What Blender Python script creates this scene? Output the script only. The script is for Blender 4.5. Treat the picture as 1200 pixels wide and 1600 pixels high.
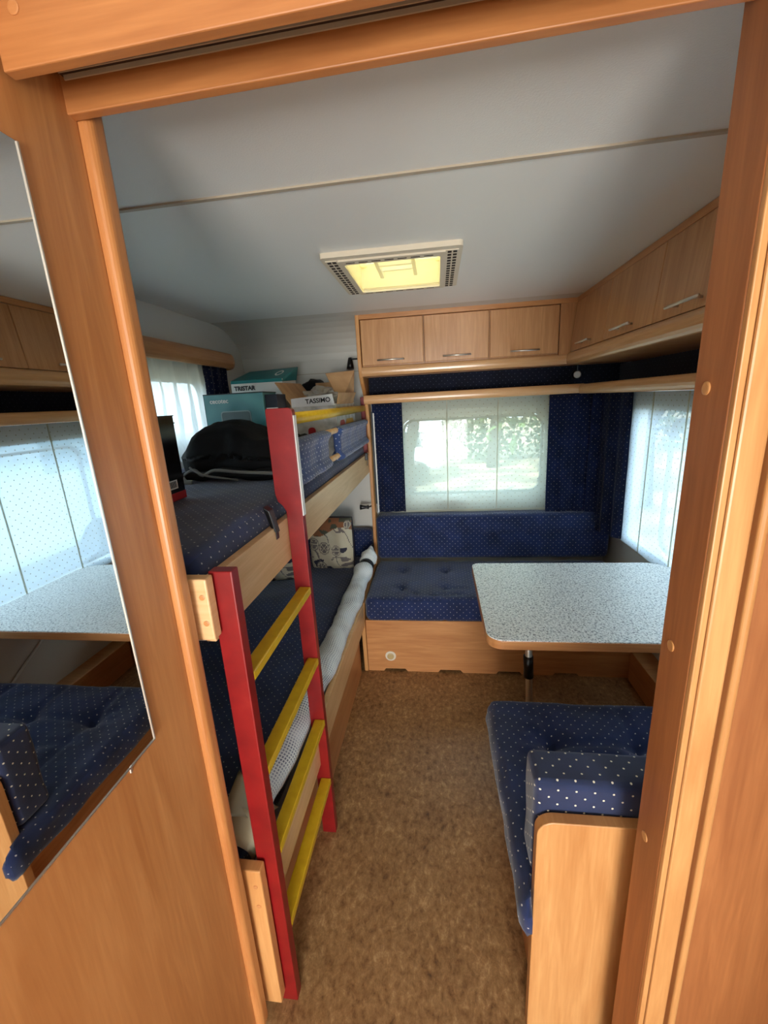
import bpy, bmesh, math, random
from mathutils import Vector, Matrix, noise
random.seed(4)
for o in list(bpy.data.objects): bpy.data.objects.remove(o)
SC = bpy.context.scene
COL = SC.collection
# ------------------------------------------------------------------ camera
a = (682-600, 622-800); b = (735-600, 3288-800)
F = math.sqrt(-(a[0]*b[0]+a[1]*b[1]))
Yc = Vector((a[0], a[1], F)).normalized(); Dn = Vector((b[0], b[1], F)).normalized(); Xc = Dn.cross(Yc); Zc = -Dn
cd = bpy.data.cameras.new('camera'); cam = bpy.data.objects.new('camera', cd); COL.objects.link(cam)
cd.sensor_fit = 'HORIZONTAL'; cd.sensor_width = 36; cd.lens = F/1200*36; cd.clip_start = .02; cd.clip_end = 200
rt = Vector((Xc.x, Yc.x, Zc.x)); dn = Vector((Xc.y, Yc.y, Zc.y)); fw = Vector((Xc.z, Yc.z, Zc.z))
cam.matrix_world = Matrix(((rt.x, -dn.x, -fw.x, 0), (rt.y, -dn.y, -fw.y, 0), (rt.z, -dn.z, -fw.z, 1.5), (0, 0, 0, 1)))
SC.camera = cam
# ------------------------------------------------------------------ light
SC.view_settings.view_transform = 'Standard'; SC.view_settings.look = 'None'
SC.view_settings.gamma = 1; SC.view_settings.use_curve_mapping = False
SC.view_settings.exposure = 0.25
SC.cycles.max_bounces = 14; SC.cycles.diffuse_bounces = 7; SC.cycles.transparent_max_bounces = 16; SC.cycles.transmission_bounces = 10
SC.cycles.sample_clamp_indirect = 6
W = bpy.data.worlds.new('sky'); SC.world = W; W.use_nodes = True
W.node_tree.nodes['Background'].inputs[0].default_value = (.70, .87, 1, 1)
W.node_tree.nodes['Background'].inputs[1].default_value = 6.2
def light(name, typ, loc, rot, energy, color=(1, 1, 1), size=None, portal=False):
    d = bpy.data.lights.new(name, typ); d.energy = energy; d.color = color
    if size: d.shape = 'RECTANGLE'; d.size, d.size_y = size
    if portal: d.cycles.is_portal = True
    o = bpy.data.objects.new(name, d); COL.objects.link(o); o.location = loc; o.rotation_euler = rot
    return o
R90 = math.pi/2
sun = light('sun', 'SUN', (0, 0, 8), (math.radians(32), math.radians(-20), 0), 9.0, (1, .95, .86)); sun.data.angle = .01
light('portal_back', 'AREA', (.23, 2.86, 1.1), (-R90, 0, 0), 1, size=(.95, .7), portal=True)
light('portal_right', 'AREA', (1.16, 1.6, 1.05), (0, R90, 0), 1, size=(.75, 1.9), portal=True)
light('portal_left', 'AREA', (-1.33, 1.6, 1.5), (0, -R90, 0), 1, size=(.5, 1.3), portal=True)
# the living end of the caravan behind the camera: its rear window
light('rear_window_light', 'AREA', (.12, -2.5, .80), (R90+.14, 0, 0), 86, (1, .97, .92), size=(.9, .9))

# ------------------------------------------------------------------ materials
def lin(c):
    return tuple(((v/255)/12.92 if v/255 <= .04045 else ((v/255+.055)/1.055)**2.4) for v in c)+(1,)
def mat(name, col, rough=.5, metal=0, spec=.5):
    m = bpy.data.materials.new(name); m.use_nodes = True; p = m.node_tree.nodes['Principled BSDF']
    p.inputs['Base Color'].default_value = lin(col); p.inputs['Roughness'].default_value = rough
    p.inputs['Metallic'].default_value = metal; p.inputs['Specular IOR Level'].default_value = spec
    return m
class NT:
    def __init__(s, m): s.t = m.node_tree; s.p = s.t.nodes.get('Principled BSDF'); s.L = s.t.links
    def n(s, typ, ins=None, **kw):
        o = s.t.nodes.new(typ)
        for k, v in kw.items(): setattr(o, k, v)
        for k, v in (ins or {}).items():
            if isinstance(v, bpy.types.NodeSocket): s.L.new(v, o.inputs[k])
            else: o.inputs[k].default_value = v
        return o
    def math(s, op, x, y=0.0): return s.n('ShaderNodeMath', {0: x, 1: y}, operation=op).outputs[0]
    def ramp(s, fac, stops):
        r = s.n('ShaderNodeValToRGB', {0: fac}); e = r.color_ramp.elements
        while len(e) < len(stops): e.new(.5)
        for i, (pos, c) in enumerate(stops): e[i].position = pos; e[i].color = lin(c)
        return r.outputs[0]
    def mix(s, fac, c1, c2): 
        m = s.n('ShaderNodeMix', data_type='RGBA')
        for k, v in ((0, fac), (6, c1), (7, c2)):
            if isinstance(v, bpy.types.NodeSocket): s.L.new(v, m.inputs[k])
            else: m.inputs[k].default_value = v
        return m.outputs[2]
    def uv(s): return s.n('ShaderNodeTexCoord').outputs['UV']
    def bump(s, h, strength, dist=.002):
        bn = s.n('ShaderNodeBump', {'Height': h, 'Strength': strength, 'Distance': dist}); s.L.new(bn.outputs[0], s.p.inputs['Normal'])
def wood(name, light_, dark, vert=True, rough=.36, scale=1.0):
    m = mat(name, light_, rough); k = NT(m)
    mp = k.n('ShaderNodeMapping', {'Vector': k.uv(), 'Scale': (26*scale, 2.2*scale, 1) if vert else (2.2*scale, 26*scale, 1)})
    n1 = k.n('ShaderNodeTexNoise', {'Vector': mp.outputs[0], 'Scale': 1.0, 'Detail': 5.0, 'Roughness': .55, 'Distortion': 1.4})
    mp2 = k.n('ShaderNodeMapping', {'Vector': k.uv(), 'Scale': (170, 9, 1) if vert else (9, 170, 1)})
    n2 = k.n('ShaderNodeTexNoise', {'Vector': mp2.outputs[0], 'Scale': 1.0, 'Detail': 3.0})
    mp3 = k.n('ShaderNodeMapping', {'Vector': k.uv(), 'Scale': (5, 1.0, 1) if vert else (1.0, 5, 1)})
    n3 = k.n('ShaderNodeTexNoise', {'Vector': mp3.outputs[0], 'Scale': 1.2, 'Detail': 2.0})
    f = k.math('ADD', k.math('MULTIPLY', n1.outputs[0], .5), k.math('MULTIPLY', n2.outputs[0], .22))
    f = k.math('ADD', f, k.math('MULTIPLY', n3.outputs[0], .3))
    mid = tuple((light_[i]+dark[i])/2 for i in range(3))
    k.L.new(k.ramp(f, [(.38, dark), (.52, mid), (.66, light_)]), k.p.inputs['Base Color'])
    k.bump(n2.outputs[0], .06, .0006)
    return m
WV = wood('beech_vertical', (212, 158, 100), (184, 126, 72))
WH = wood('beech_horizontal', (206, 148, 94), (174, 114, 66), vert=False)
WJ = wood('beech_jamb', (180, 116, 66), (150, 90, 48), rough=.5)
WN = wood('beech_doorway', (202, 140, 84), (174, 110, 60))
WHD = wood('beech_header', (190, 128, 74), (160, 100, 54), vert=False, rough=.45)
WC = wood('beech_cabinet_door', (206, 156, 108), (176, 124, 78), rough=.3)
WCH = wood('beech_cabinet_trim', (204, 150, 98), (176, 118, 70), vert=False, rough=.28)
WPALE = wood('pale_beech_rail', (228, 188, 140), (206, 160, 108), vert=False)
WPEL = wood('pelmet_beech', (214, 170, 124), (192, 144, 98), vert=False, rough=.22)
DARKGAP = mat('dark_gap', (40, 26, 18), .8)
def dots(name, base, dotc, period=.034, r=.0021, noise_amt=.12, rough=.85, fold=False):
    m = mat(name, base, rough, spec=.2); k = NT(m)
    sx = k.n('ShaderNodeSeparateXYZ', {0: k.uv()})
    def cell(off):
        u = k.math('SUBTRACT', k.math('FRACT', k.math('ADD', k.math('DIVIDE', sx.outputs[0], period), off)), .5)
        v = k.math('SUBTRACT', k.math('FRACT', k.math('ADD', k.math('DIVIDE', sx.outputs[1], period), off)), .5)
        d = k.math('SQRT', k.math('ADD', k.math('MULTIPLY', u, u), k.math('MULTIPLY', v, v)))
        return k.math('LESS_THAN', d, r/period)
    d = k.math('MAXIMUM', cell(0.0), cell(.5))
    nz = k.n('ShaderNodeTexNoise', {'Vector': k.uv(), 'Scale': 9.0, 'Detail': 4.0})
    dk = tuple(int(c*.72) for c in base)
    c = k.ramp(nz.outputs[0], [(.3, dk), (.7, base)])
    k.L.new(k.mix(d, c, lin(dotc)), k.p.inputs['Base Color'])
    wv = k.n('ShaderNodeTexNoise', {'Vector': k.uv(), 'Scale': 700.0})
    k.bump(wv.outputs[0], .25, .001)
    k.p.inputs['Sheen Weight'].default_value = .25; k.p.inputs['Sheen Roughness'].default_value = .5
    return m
NAVY = dots('navy_dotted_fabric', (33, 46, 88), (176, 172, 166), r=.0019)
NAVYP = dots('pale_navy_dotted_fabric', (60, 82, 134), (184, 190, 200), .031, .0027)
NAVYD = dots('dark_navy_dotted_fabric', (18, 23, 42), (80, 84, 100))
CEIL = mat('ceiling_white', (226, 229, 227), .38); k = NT(CEIL)
k.bump(k.n('ShaderNodeTexNoise', {'Vector': k.uv(), 'Scale': 260.0, 'Detail': 2.0}).outputs[0], .35, .0012)
WALL = mat('wall_white', (206, 204, 196), .55); k = NT(WALL)
k.bump(k.n('ShaderNodeTexNoise', {'Vector': k.uv(), 'Scale': 200.0}).outputs[0], .2, .001)
WHITEP = mat('white_plastic', (222, 222, 216), .35)
CREAM = mat('cream_plastic', (214, 204, 184), .45)
SEAMC = mat('dull_seam_cream', (176, 166, 148), .5)
BLACKP = mat('black_plastic', (14, 14, 16), .35)
METAL = mat('brushed_steel', (224, 218, 208), .42, 1)
REDP = mat('red_paint', (160, 20, 20), .38); k = NT(REDP)
k.L.new(k.ramp(k.n('ShaderNodeTexNoise', {'Vector': k.uv(), 'Scale': 14.0, 'Detail': 5.0}).outputs[0], [(.3, (116, 14, 16)), (.62, (134, 20, 20)), (.9, (154, 42, 36))]), k.p.inputs['Base Color'])
YELP = mat('yellow_paint', (208, 168, 22), .36); k = NT(YELP)
k.L.new(k.ramp(k.n('ShaderNodeTexNoise', {'Vector': k.uv(), 'Scale': 30.0, 'Detail': 6.0}).outputs[0], [(.3, (196, 154, 22)), (.6, (208, 168, 28)), (.9, (216, 180, 48))]), k.p.inputs['Base Color'])
FLOOR = mat('mottled_vinyl_floor', (110, 78, 46), .42); k = NT(FLOOR)
n1 = k.n('ShaderNodeTexNoise', {'Vector': k.n('ShaderNodeMapping', {'Vector': k.uv(), 'Scale': (1, .7, 1)}).outputs[0], 'Scale': 52.0, 'Detail': 9.0, 'Roughness': .75, 'Distortion': .3})
n2 = k.n('ShaderNodeTexNoise', {'Vector': k.uv(), 'Scale': 7.0, 'Detail': 3.0})
ff = k.math('ADD', k.math('MULTIPLY', n1.outputs[0], .8), k.math('MULTIPLY', n2.outputs[0], .2))
k.L.new(k.ramp(ff, [(.33, (78, 50, 28)), (.43, (126, 90, 54)), (.55, (156, 118, 76)), (.66, (194, 158, 112))]), k.p.inputs['Base Color'])
k.bump(n1.outputs[0], .2, .001)
LAM = mat('speckled_white_laminate', (214, 216, 212), .33); k = NT(LAM)
n1 = k.n('ShaderNodeTexNoise', {'Vector': k.uv(), 'Scale': 150.0, 'Detail': 3.0, 'Roughness': .6, 'Distortion': .8})
k.L.new(k.ramp(n1.outputs[0], [(.37, (116, 120, 124)), (.44, (180, 184, 184)), (.50, (232, 234, 232)), (.7, (242, 243, 240))]), k.p.inputs['Base Color'])
MIRROR = mat('mirror_glass', (225, 228, 228), .01, 1)
CARD = mat('brown_cardboard', (178, 138, 98), .8); k = NT(CARD)
k.L.new(k.ramp(k.n('ShaderNodeTexNoise', {'Vector': k.uv(), 'Scale': 12.0, 'Detail': 4.0}).outputs[0], [(.3, (160, 120, 82)), (.7, (190, 150, 108))]), k.p.inputs['Base Color'])
PRINTG = mat('grey_printed_card', (196, 192, 184), .55); k = NT(PRINTG)
k.L.new(k.ramp(k.n('ShaderNodeTexNoise', {'Vector': k.uv(), 'Scale': 16.0, 'Detail': 4.0}).outputs[0], [(.35, (160, 156, 148)), (.6, (208, 205, 198))]), k.p.inputs['Base Color'])
PRINTW = mat('white_printed_card', (222, 220, 216), .5)
TEAL = mat('teal_printed_card', (18, 120, 124), .45)
TEALG = mat('teal_graded_card', (60, 120, 126), .35); k = NT(TEALG)
k.L.new(k.ramp(k.n('ShaderNodeTexNoise', {'Vector': k.uv(), 'Scale': 4.0}).outputs[0], [(.35, (44, 104, 110)), (.65, (110, 170, 172))]), k.p.inputs['Base Color'])
GREYP = mat('grey_product_print', (74, 92, 94), .4)
GREYL = mat('light_grey_print', (130, 150, 152), .4)
REDPR = mat('red_print', (170, 20, 24), .4)
BLKPR = mat('black_print', (16, 16, 18), .4)
MAROON = mat('maroon_print', (110, 30, 44), .4)
YELPR = mat('yellow_print', (206, 160, 40), .5)
BOXBLK = mat('glossy_black_card', (22, 20, 24), .16)
BAG = mat('black_nylon', (15, 15, 17), .72, spec=.2); k = NT(BAG)
k.bump(k.n('ShaderNodeTexNoise', {'Vector': k.uv(), 'Scale': 22.0, 'Detail': 5.0}).outputs[0], .5, .006)
GREYW = mat('grey_webbing', (120, 120, 116), .8)
BEIGE = mat('beige_cloth', (206, 192, 160), .8)
BARK = mat('tree_bark', (60, 50, 42), .9)
LEAF = mat('green_leaves', (96, 122, 52), .6)
HEDGE = mat('hedge_leaves', (66, 92, 50), .7)
SAND = mat('sandy_ground', (206, 190, 158), .95); k = NT(SAND)
k.L.new(k.ramp(k.n('ShaderNodeTexNoise', {'Vector': k.uv(), 'Scale': .9, 'Detail': 6.0}).outputs[0], [(.42, (104, 98, 76)), (.58, (158, 144, 114))]), k.p.inputs['Base Color'])
def translucent(name, col, transp, dotp=None, rough=.6, seams=False):
    m = bpy.data.materials.new(name); m.use_nodes = True; k = NT(m); k.t.nodes.remove(k.p)
    out = k.t.nodes['Material Output']; c = lin(col)
    df = k.n('ShaderNodeBsdfDiffuse', {'Color': c}); tl = k.n('ShaderNodeBsdfTranslucent', {'Color': c})
    m1 = k.n('ShaderNodeMixShader', {0: .55, 1: df.outputs[0], 2: tl.outputs[0]})
    tr = k.n('ShaderNodeBsdfTransparent', {'Color': (1, 1, 1, 1)})
    fac = 1-transp
    if dotp:
        sx = k.n('ShaderNodeSeparateXYZ', {0: k.uv()})
        def cell(off):
            u = k.math('SUBTRACT', k.math('FRACT', k.math('ADD', k.math('DIVIDE', sx.outputs[0], dotp), off)), .5)
            v = k.math('SUBTRACT', k.math('FRACT', k.math('ADD', k.math('DIVIDE', sx.outputs[1], dotp), off)), .5)
            return k.math('LESS_THAN', k.math('SQRT', k.math('ADD', k.math('MULTIPLY', u, u), k.math('MULTIPLY', v, v))), .065)
        d = k.math('MAXIMUM', cell(0.0), cell(.5))
        fac = k.math('MINIMUM', k.math('ADD', k.math('MULTIPLY', d, .5), fac), 1.0)
        cc = k.mix(d, c, lin((150, 146, 130))); k.L.new(cc, df.inputs[0]); k.L.new(cc, tl.inputs[0])
    m2 = k.n('ShaderNodeMixShader', {0: fac, 1: tr.outputs[0], 2: m1.outputs[0]})
    k.L.new(m2.outputs[0], out.inputs[0])
    return m
SHEER = translucent('dotted_sheer_fabric', (210, 218, 206), .36, .045)
SHEERB = translucent('sky_tinted_sheer_fabric', (214, 226, 238), .22, .045)  # copy of the sheer with the blue of the skylight put into its colour
SHEER2 = translucent('white_lace_fabric', (204, 210, 212), .13)
VENTG = translucent('yellowed_vent_acrylic', (244, 234, 190), .12)
VENTP = translucent('clear_yellowed_pane', (246, 236, 196), .8)
PLASTICBAG = translucent('crumpled_clear_plastic', (225, 225, 220), .45)
PANE = bpy.data.materials.new('acrylic_pane'); PANE.use_nodes = True; k = NT(PANE); k.t.nodes.remove(k.p)
k.L.new(k.n('ShaderNodeMixShader', {0: .06, 1: k.n('ShaderNodeBsdfTransparent', {'Color': (.93, .96, .96, 1)}).outputs[0], 2: k.n('ShaderNodeBsdfGlossy', {'Roughness': .05}).outputs[0]}).outputs[0], k.t.nodes['Material Output'].inputs[0])
NET = mat('white_safety_net', (226, 228, 224), .7); k = NT(NET)
sx = k.n('ShaderNodeSeparateXYZ', {0: k.uv()})
def _h(o):
    return k.math('ABSOLUTE', k.math('SUBTRACT', k.math('FRACT', k.math('DIVIDE', sx.outputs[o], .0105)), .5))
hole = k.math('LESS_THAN', k.math('MAXIMUM', _h(0), _h(1)), .3)
fadeu = k.n('ShaderNodeTexNoise', {'Vector': k.uv(), 'Scale': 9.0, 'Detail': 2.0}).outputs[0]
k.L.new(k.mix(hole, lin((228, 230, 228)), k.ramp(fadeu, [(.35, (84, 90, 112)), (.6, (196, 200, 208))])), k.p.inputs['Base Color'])
NETF = mat('white_net_cloth', (220, 222, 220), .75); k = NT(NETF)
sx = k.n('ShaderNodeSeparateXYZ', {0: k.uv()}); hole = k.math('LESS_THAN', k.math('MAXIMUM', _h(0), _h(1)), .22)
k.L.new(k.mix(hole, lin((226, 228, 226)), lin((186, 190, 194))), k.p.inputs['Base Color'])

# ------------------------------------------------------------------ mesh helpers
def V(*p): return Vector(p)
def boxuv(bm):
    uv = bm.loops.layers.uv.get('UVMap')
    if uv: return
    uv = bm.loops.layers.uv.new('UVMap')
    for f in bm.faces:
        n = f.normal; ax = max(range(3), key=lambda i: abs(n[i]))
        for l in f.loops:
            c = l.vert.co
            l[uv].uv = (c.y, c.z) if ax == 0 else ((c.x, c.z) if ax == 1 else (c.x, c.y))
def obj(name, bm, m, parent=None, smooth=False, origin=None):
    bm.normal_update(); boxuv(bm)
    if parent is not None:
        off = parent.get('_o', None); off = Vector(off) if off is not None else Vector((0, 0, 0))
    else:
        if origin is None:
            xs = [v.co for v in bm.verts]
            mn = Vector([min(c[i] for c in xs) for i in range(3)]); mx = Vector([max(c[i] for c in xs) for i in range(3)])
            origin = Vector(((mn.x+mx.x)/2, (mn.y+mx.y)/2, mn.z))
        off = Vector(origin)
    for v in bm.verts: v.co -= off
    me = bpy.data.meshes.new(name); bm.to_mesh(me); bm.free()
    if isinstance(m, (list, tuple)):
        for q in m: me.materials.append(q)
    else: me.materials.append(m)
    if smooth:
        for p in me.polygons: p.use_smooth = True
        if smooth == 'auto':
            for e in me.edges: pass
    o = bpy.data.objects.new(name, me); COL.objects.link(o)
    if parent is not None: o.parent = parent; o['_o'] = tuple(off)
    else: o.location = off; o['_o'] = tuple(off)
    return o
def tag(o, label=None, cat=None, group=None, kind=None):
    if label: o['label'] = label
    if cat: o['category'] = cat
    if group: o['group'] = group
    if kind: o['kind'] = kind
    return o
def thing(name, loc, label, cat, group=None, kind=None):
    o = bpy.data.objects.new(name, None); COL.objects.link(o); o.location = loc; o['_o'] = tuple(loc)
    o.empty_display_size = .05
    return tag(o, label, cat, group, kind)
def B(*boxes, bevel=0, seg=2):
    """boxes: (x0,x1,y0,y1,z0,z1)"""
    bm = bmesh.new()
    for (x0, x1, y0, y1, z0, z1) in boxes:
        r = bmesh.ops.create_cube(bm, size=1)
        for v in r['verts']:
            v.co = V(x0 if v.co.x < 0 else x1, y0 if v.co.y < 0 else y1, z0 if v.co.z < 0 else z1)
    if bevel:
        bmesh.ops.bevel(bm, geom=bm.edges[:], offset=bevel, segments=seg, profile=.5, affect='EDGES', clamp_overlap=True)
    return bm
def hexa(pts8, bevel=0, bm=None):
    bm = bm or bmesh.new(); vs = [bm.verts.new(p) for p in pts8]
    for f in ((0, 3, 2, 1), (4, 5, 6, 7), (0, 1, 5, 4), (1, 2, 6, 5), (2, 3, 7, 6), (3, 0, 4, 7)): bm.faces.new([vs[i] for i in f])
    if bevel: bmesh.ops.bevel(bm, geom=bm.edges[:], offset=bevel, segments=2, profile=.5, affect='EDGES')
    return bm
def prism(poly, axis, a0, a1, bm=None, bevel=0, caps=True):
    """poly: 2D list in the other two axes (order x,y / x,z / y,z); extruded along axis"""
    bm = bm or bmesh.new()
    def P(p, t): return {'x': V(t, p[0], p[1]), 'y': V(p[0], t, p[1]), 'z': V(p[0], p[1], t)}[axis]
    A = [bm.verts.new(P(p, a0)) for p in poly]; Bv = [bm.verts.new(P(p, a1)) for p in poly]; n = len(poly)
    fs = [bm.faces.new((A[i], A[(i+1) % n], Bv[(i+1) % n], Bv[i])) for i in range(n)]
    if caps: fs += [bm.faces.new(A[::-1]), bm.faces.new(Bv)]
    bmesh.ops.recalc_face_normals(bm, faces=bm.faces[:])
    if bevel:
        es = [e for f in fs[n:] for e in f.edges]
        bmesh.ops.bevel(bm, geom=list(set(es)), offset=bevel, segments=2, profile=.5, affect='EDGES')
    return bm
def rrect(x0, x1, y0, y1, r, seg=6, corners=(1, 1, 1, 1)):
    out = []
    for i, (cx, cy, a0) in enumerate(((x1-r, y1-r, 0), (x0+r, y1-r, 90), (x0+r, y0+r, 180), (x1-r, y0+r, 270))):
        if not corners[i]: out.append(((x1, y1), (x0, y1), (x0, y0), (x1, y0))[i]); continue
        for j in range(seg+1):
            t = math.radians(a0+90*j/seg); out.append((cx+r*math.cos(t), cy+r*math.sin(t)))
    return out
def ring(outer, inner, axis, a0, a1):
    """same point count"""
    bm = bmesh.new(); n = len(outer)
    def P(p, t): return {'x': V(t, p[0], p[1]), 'y': V(p[0], t, p[1]), 'z': V(p[0], p[1], t)}[axis]
    o0 = [bm.verts.new(P(p, a0)) for p in outer]; i0 = [bm.verts.new(P(p, a0)) for p in inner]
    o1 = [bm.verts.new(P(p, a1)) for p in outer]; i1 = [bm.verts.new(P(p, a1)) for p in inner]
    for i in range(n):
        j = (i+1) % n
        for q in ((o0[i], o0[j], i0[j], i0[i]), (o1[i], i1[i], i1[j], o1[j]), (o0[i], o1[i], o1[j], o0[j]), (i0[i], i0[j], i1[j], i1[i])): bm.faces.new(q)
    bmesh.ops.recalc_face_normals(bm, faces=bm.faces[:])
    return bm
def tube(pts, r, seg=12, bm=None, cap=True, ry=None, up=V(0, 0, 1)):
    """pts list of Vector; r float or list; ry vertical radius; gets its own uv"""
    new = bm is None; bm = bm or bmesh.new(); uv = bm.loops.layers.uv.get('UVMap') or bm.loops.layers.uv.new('UVMap')
    n = len(pts); rs = r if isinstance(r, (list, tuple)) else [r]*n; rys = ry if isinstance(ry, (list, tuple)) else ([ry]*n if ry else rs)
    rings = []; L = [0]
    for i in range(1, n): L.append(L[-1]+(pts[i]-pts[i-1]).length)
    for i, p in enumerate(pts):
        t = (pts[min(i+1, n-1)]-pts[max(i-1, 0)]).normalized()
        u = up if abs(t.dot(up)) < .95 else V(1, 0, 0)
        s = t.cross(u).normalized(); w = s.cross(t).normalized()
        rings.append([bm.verts.new(p+s*(rs[i]*math.cos(2*math.pi*j/seg))+w*(rys[i]*math.sin(2*math.pi*j/seg))) for j in range(seg)])
    R = max(rs)
    for i in range(n-1):
        for j in range(seg):
            f = bm.faces.new((rings[i][j], rings[i][(j+1) % seg], rings[i+1][(j+1) % seg], rings[i+1][j]))
            for l, (a_, b_) in zip(f.loops, ((j, i), (j+1, i), (j+1, i+1), (j, i+1))): l[uv].uv = (a_/seg*2*math.pi*R, L[b_])
    if cap: bm.faces.new(rings[0][::-1]); bm.faces.new(rings[-1])
    bmesh.ops.recalc_face_normals(bm, faces=bm.faces[:])
    return bm
def lattice(lo, hi, r, h):
    s = [lo, lo+r*.35, lo+r*.75, lo+r]; n = max(1, round((hi-lo-2*r)/h))
    s += [lo+r+(hi-lo-2*r)*i/n for i in range(1, n)]
    return s+[hi-r, hi-r*.75, hi-r*.35, hi]
def cushion(x0, x1, y0, y1, z0, z1, r=.03, h=.025, fn=None):
    X, Y, Z = lattice(x0, x1, r, h), lattice(y0, y1, r, h), lattice(z0, z1, r, h)
    bm = bmesh.new(); vd = {}
    def vert(i, j, k_):
        key = (i, j, k_)
        if key not in vd:
            p = V(X[i], Y[j], Z[k_])
            q = V(min(max(p.x, x0+r), x1-r), min(max(p.y, y0+r), y1-r), min(max(p.z, z0+r), z1-r)); d = p-q
            nrm = d.normalized(); pp = q+nrm*r
            if fn: pp = pp+fn(pp, nrm)
            vd[key] = bm.verts.new(pp)
        return vd[key]
    nx, ny, nz = len(X)-1, len(Y)-1, len(Z)-1
    for i in range(nx):
        for j in range(ny):
            bm.faces.new((vert(i, j, nz), vert(i+1, j, nz), vert(i+1, j+1, nz), vert(i, j+1, nz))); bm.faces.new((vert(i, j, 0), vert(i, j+1, 0), vert(i+1, j+1, 0), vert(i+1, j, 0)))
    for i in range(nx):
        for k_ in range(nz):
            bm.faces.new((vert(i, 0, k_), vert(i+1, 0, k_), vert(i+1, 0, k_+1), vert(i, 0, k_+1))); bm.faces.new((vert(i, ny, k_), vert(i, ny, k_+1), vert(i+1, ny, k_+1), vert(i+1, ny, k_)))
    for j in range(ny):
        for k_ in range(nz):
            bm.faces.new((vert(0, j, k_), vert(0, j, k_+1), vert(0, j+1, k_+1), vert(0, j+1, k_))); bm.faces.new((vert(nx, j, k_), vert(nx, j+1, k_), vert(nx, j+1, k_+1), vert(nx, j, k_+1)))
    return bm
def nz(p, s, a_): return noise.noise(p*s)*a_
def tufts(pts, axis, depth=.016, sig=.03, creases=(), wr=.004):
    """dimples at 2D pts on faces facing +-axis, crease lines ((a,b),(c,d)), soft wrinkles"""
    idx = {'x': (1, 2), 'y': (0, 2), 'z': (0, 1)}[axis]; ai = 'xyz'.index(axis)
    def fn(p, n):
        w = abs(n[ai])**2; u, v = p[idx[0]], p[idx[1]]; d = 0
        for (a_, b_) in pts: 
            r2 = (u-a_)**2+(v-b_)**2; d += depth*math.exp(-r2/(2*sig*sig))+depth*.5*math.exp(-math.sqrt(r2)/.018)
        for (a_, b_), (c_, e_) in creases:
            L2 = (c_-a_)**2+(e_-b_)**2; t = min(1, max(0, ((u-a_)*(c_-a_)+(v-b_)*(e_-b_))/L2))
            r = math.hypot(u-a_-t*(c_-a_), v-b_-t*(e_-b_)); d += .008*math.exp(-(r/.009)**2)
        return n*(-d*w+nz(p, 7, wr)+nz(p, 22, wr*.35))
    return fn
def disc(c, n, r, t, seg=20, dome=0):
    """short cylinder centred c with outward normal n"""
    n = Vector(n).normalized(); u = n.orthogonal().normalized(); w = n.cross(u); bm = bmesh.new()
    prof = [(0, 1), (.7, 1), (.95, .82), (1, .6)] if dome else [(1, 0), (.8, 1)]
    A = [bm.verts.new(Vector(c)+(u*math.cos(2*math.pi*i/seg)+w*math.sin(2*math.pi*i/seg))*r) for i in range(seg)]
    M_ = [bm.verts.new(Vector(c)+n*t*.7+(u*math.cos(2*math.pi*i/seg)+w*math.sin(2*math.pi*i/seg))*r) for i in range(seg)]
    T = [bm.verts.new(Vector(c)+n*t+(u*math.cos(2*math.pi*i/seg)+w*math.sin(2*math.pi*i/seg))*r*.78) for i in range(seg)]
    for i in range(seg):
        j = (i+1) % seg; bm.faces.new((A[i], A[j], M_[j], M_[i])); bm.faces.new((M_[i], M_[j], T[j], T[i]))
    bm.faces.new(T); bm.faces.new(A[::-1]); bmesh.ops.recalc_face_normals(bm, faces=bm.faces[:])
    return bm
def text(body, origin, right, up, size, m, parent, name='lettering', thick=.0006, bold=0):
    cu = bpy.data.curves.new('t', 'FONT'); cu.body = body; cu.size = size; cu.extrude = thick; cu.offset = bold
    to = bpy.data.objects.new('t', cu); COL.objects.link(to)
    dg = bpy.context.evaluated_depsgraph_get(); me = bpy.data.meshes.new_from_object(to.evaluated_get(dg))
    bpy.data.objects.remove(to); bpy.data.curves.remove(cu)
    bm = bmesh.new(); bm.from_mesh(me); bpy.data.meshes.remove(me)
    for l in list(bm.loops.layers.uv): bm.loops.layers.uv.remove(l)
    r = Vector(right).normalized(); u = Vector(up).normalized(); n = r.cross(u)
    for v in bm.verts: v.co = Vector(origin)+r*v.co.x+u*v.co.y+n*v.co.z
    return obj(name, bm, m, parent)
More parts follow.
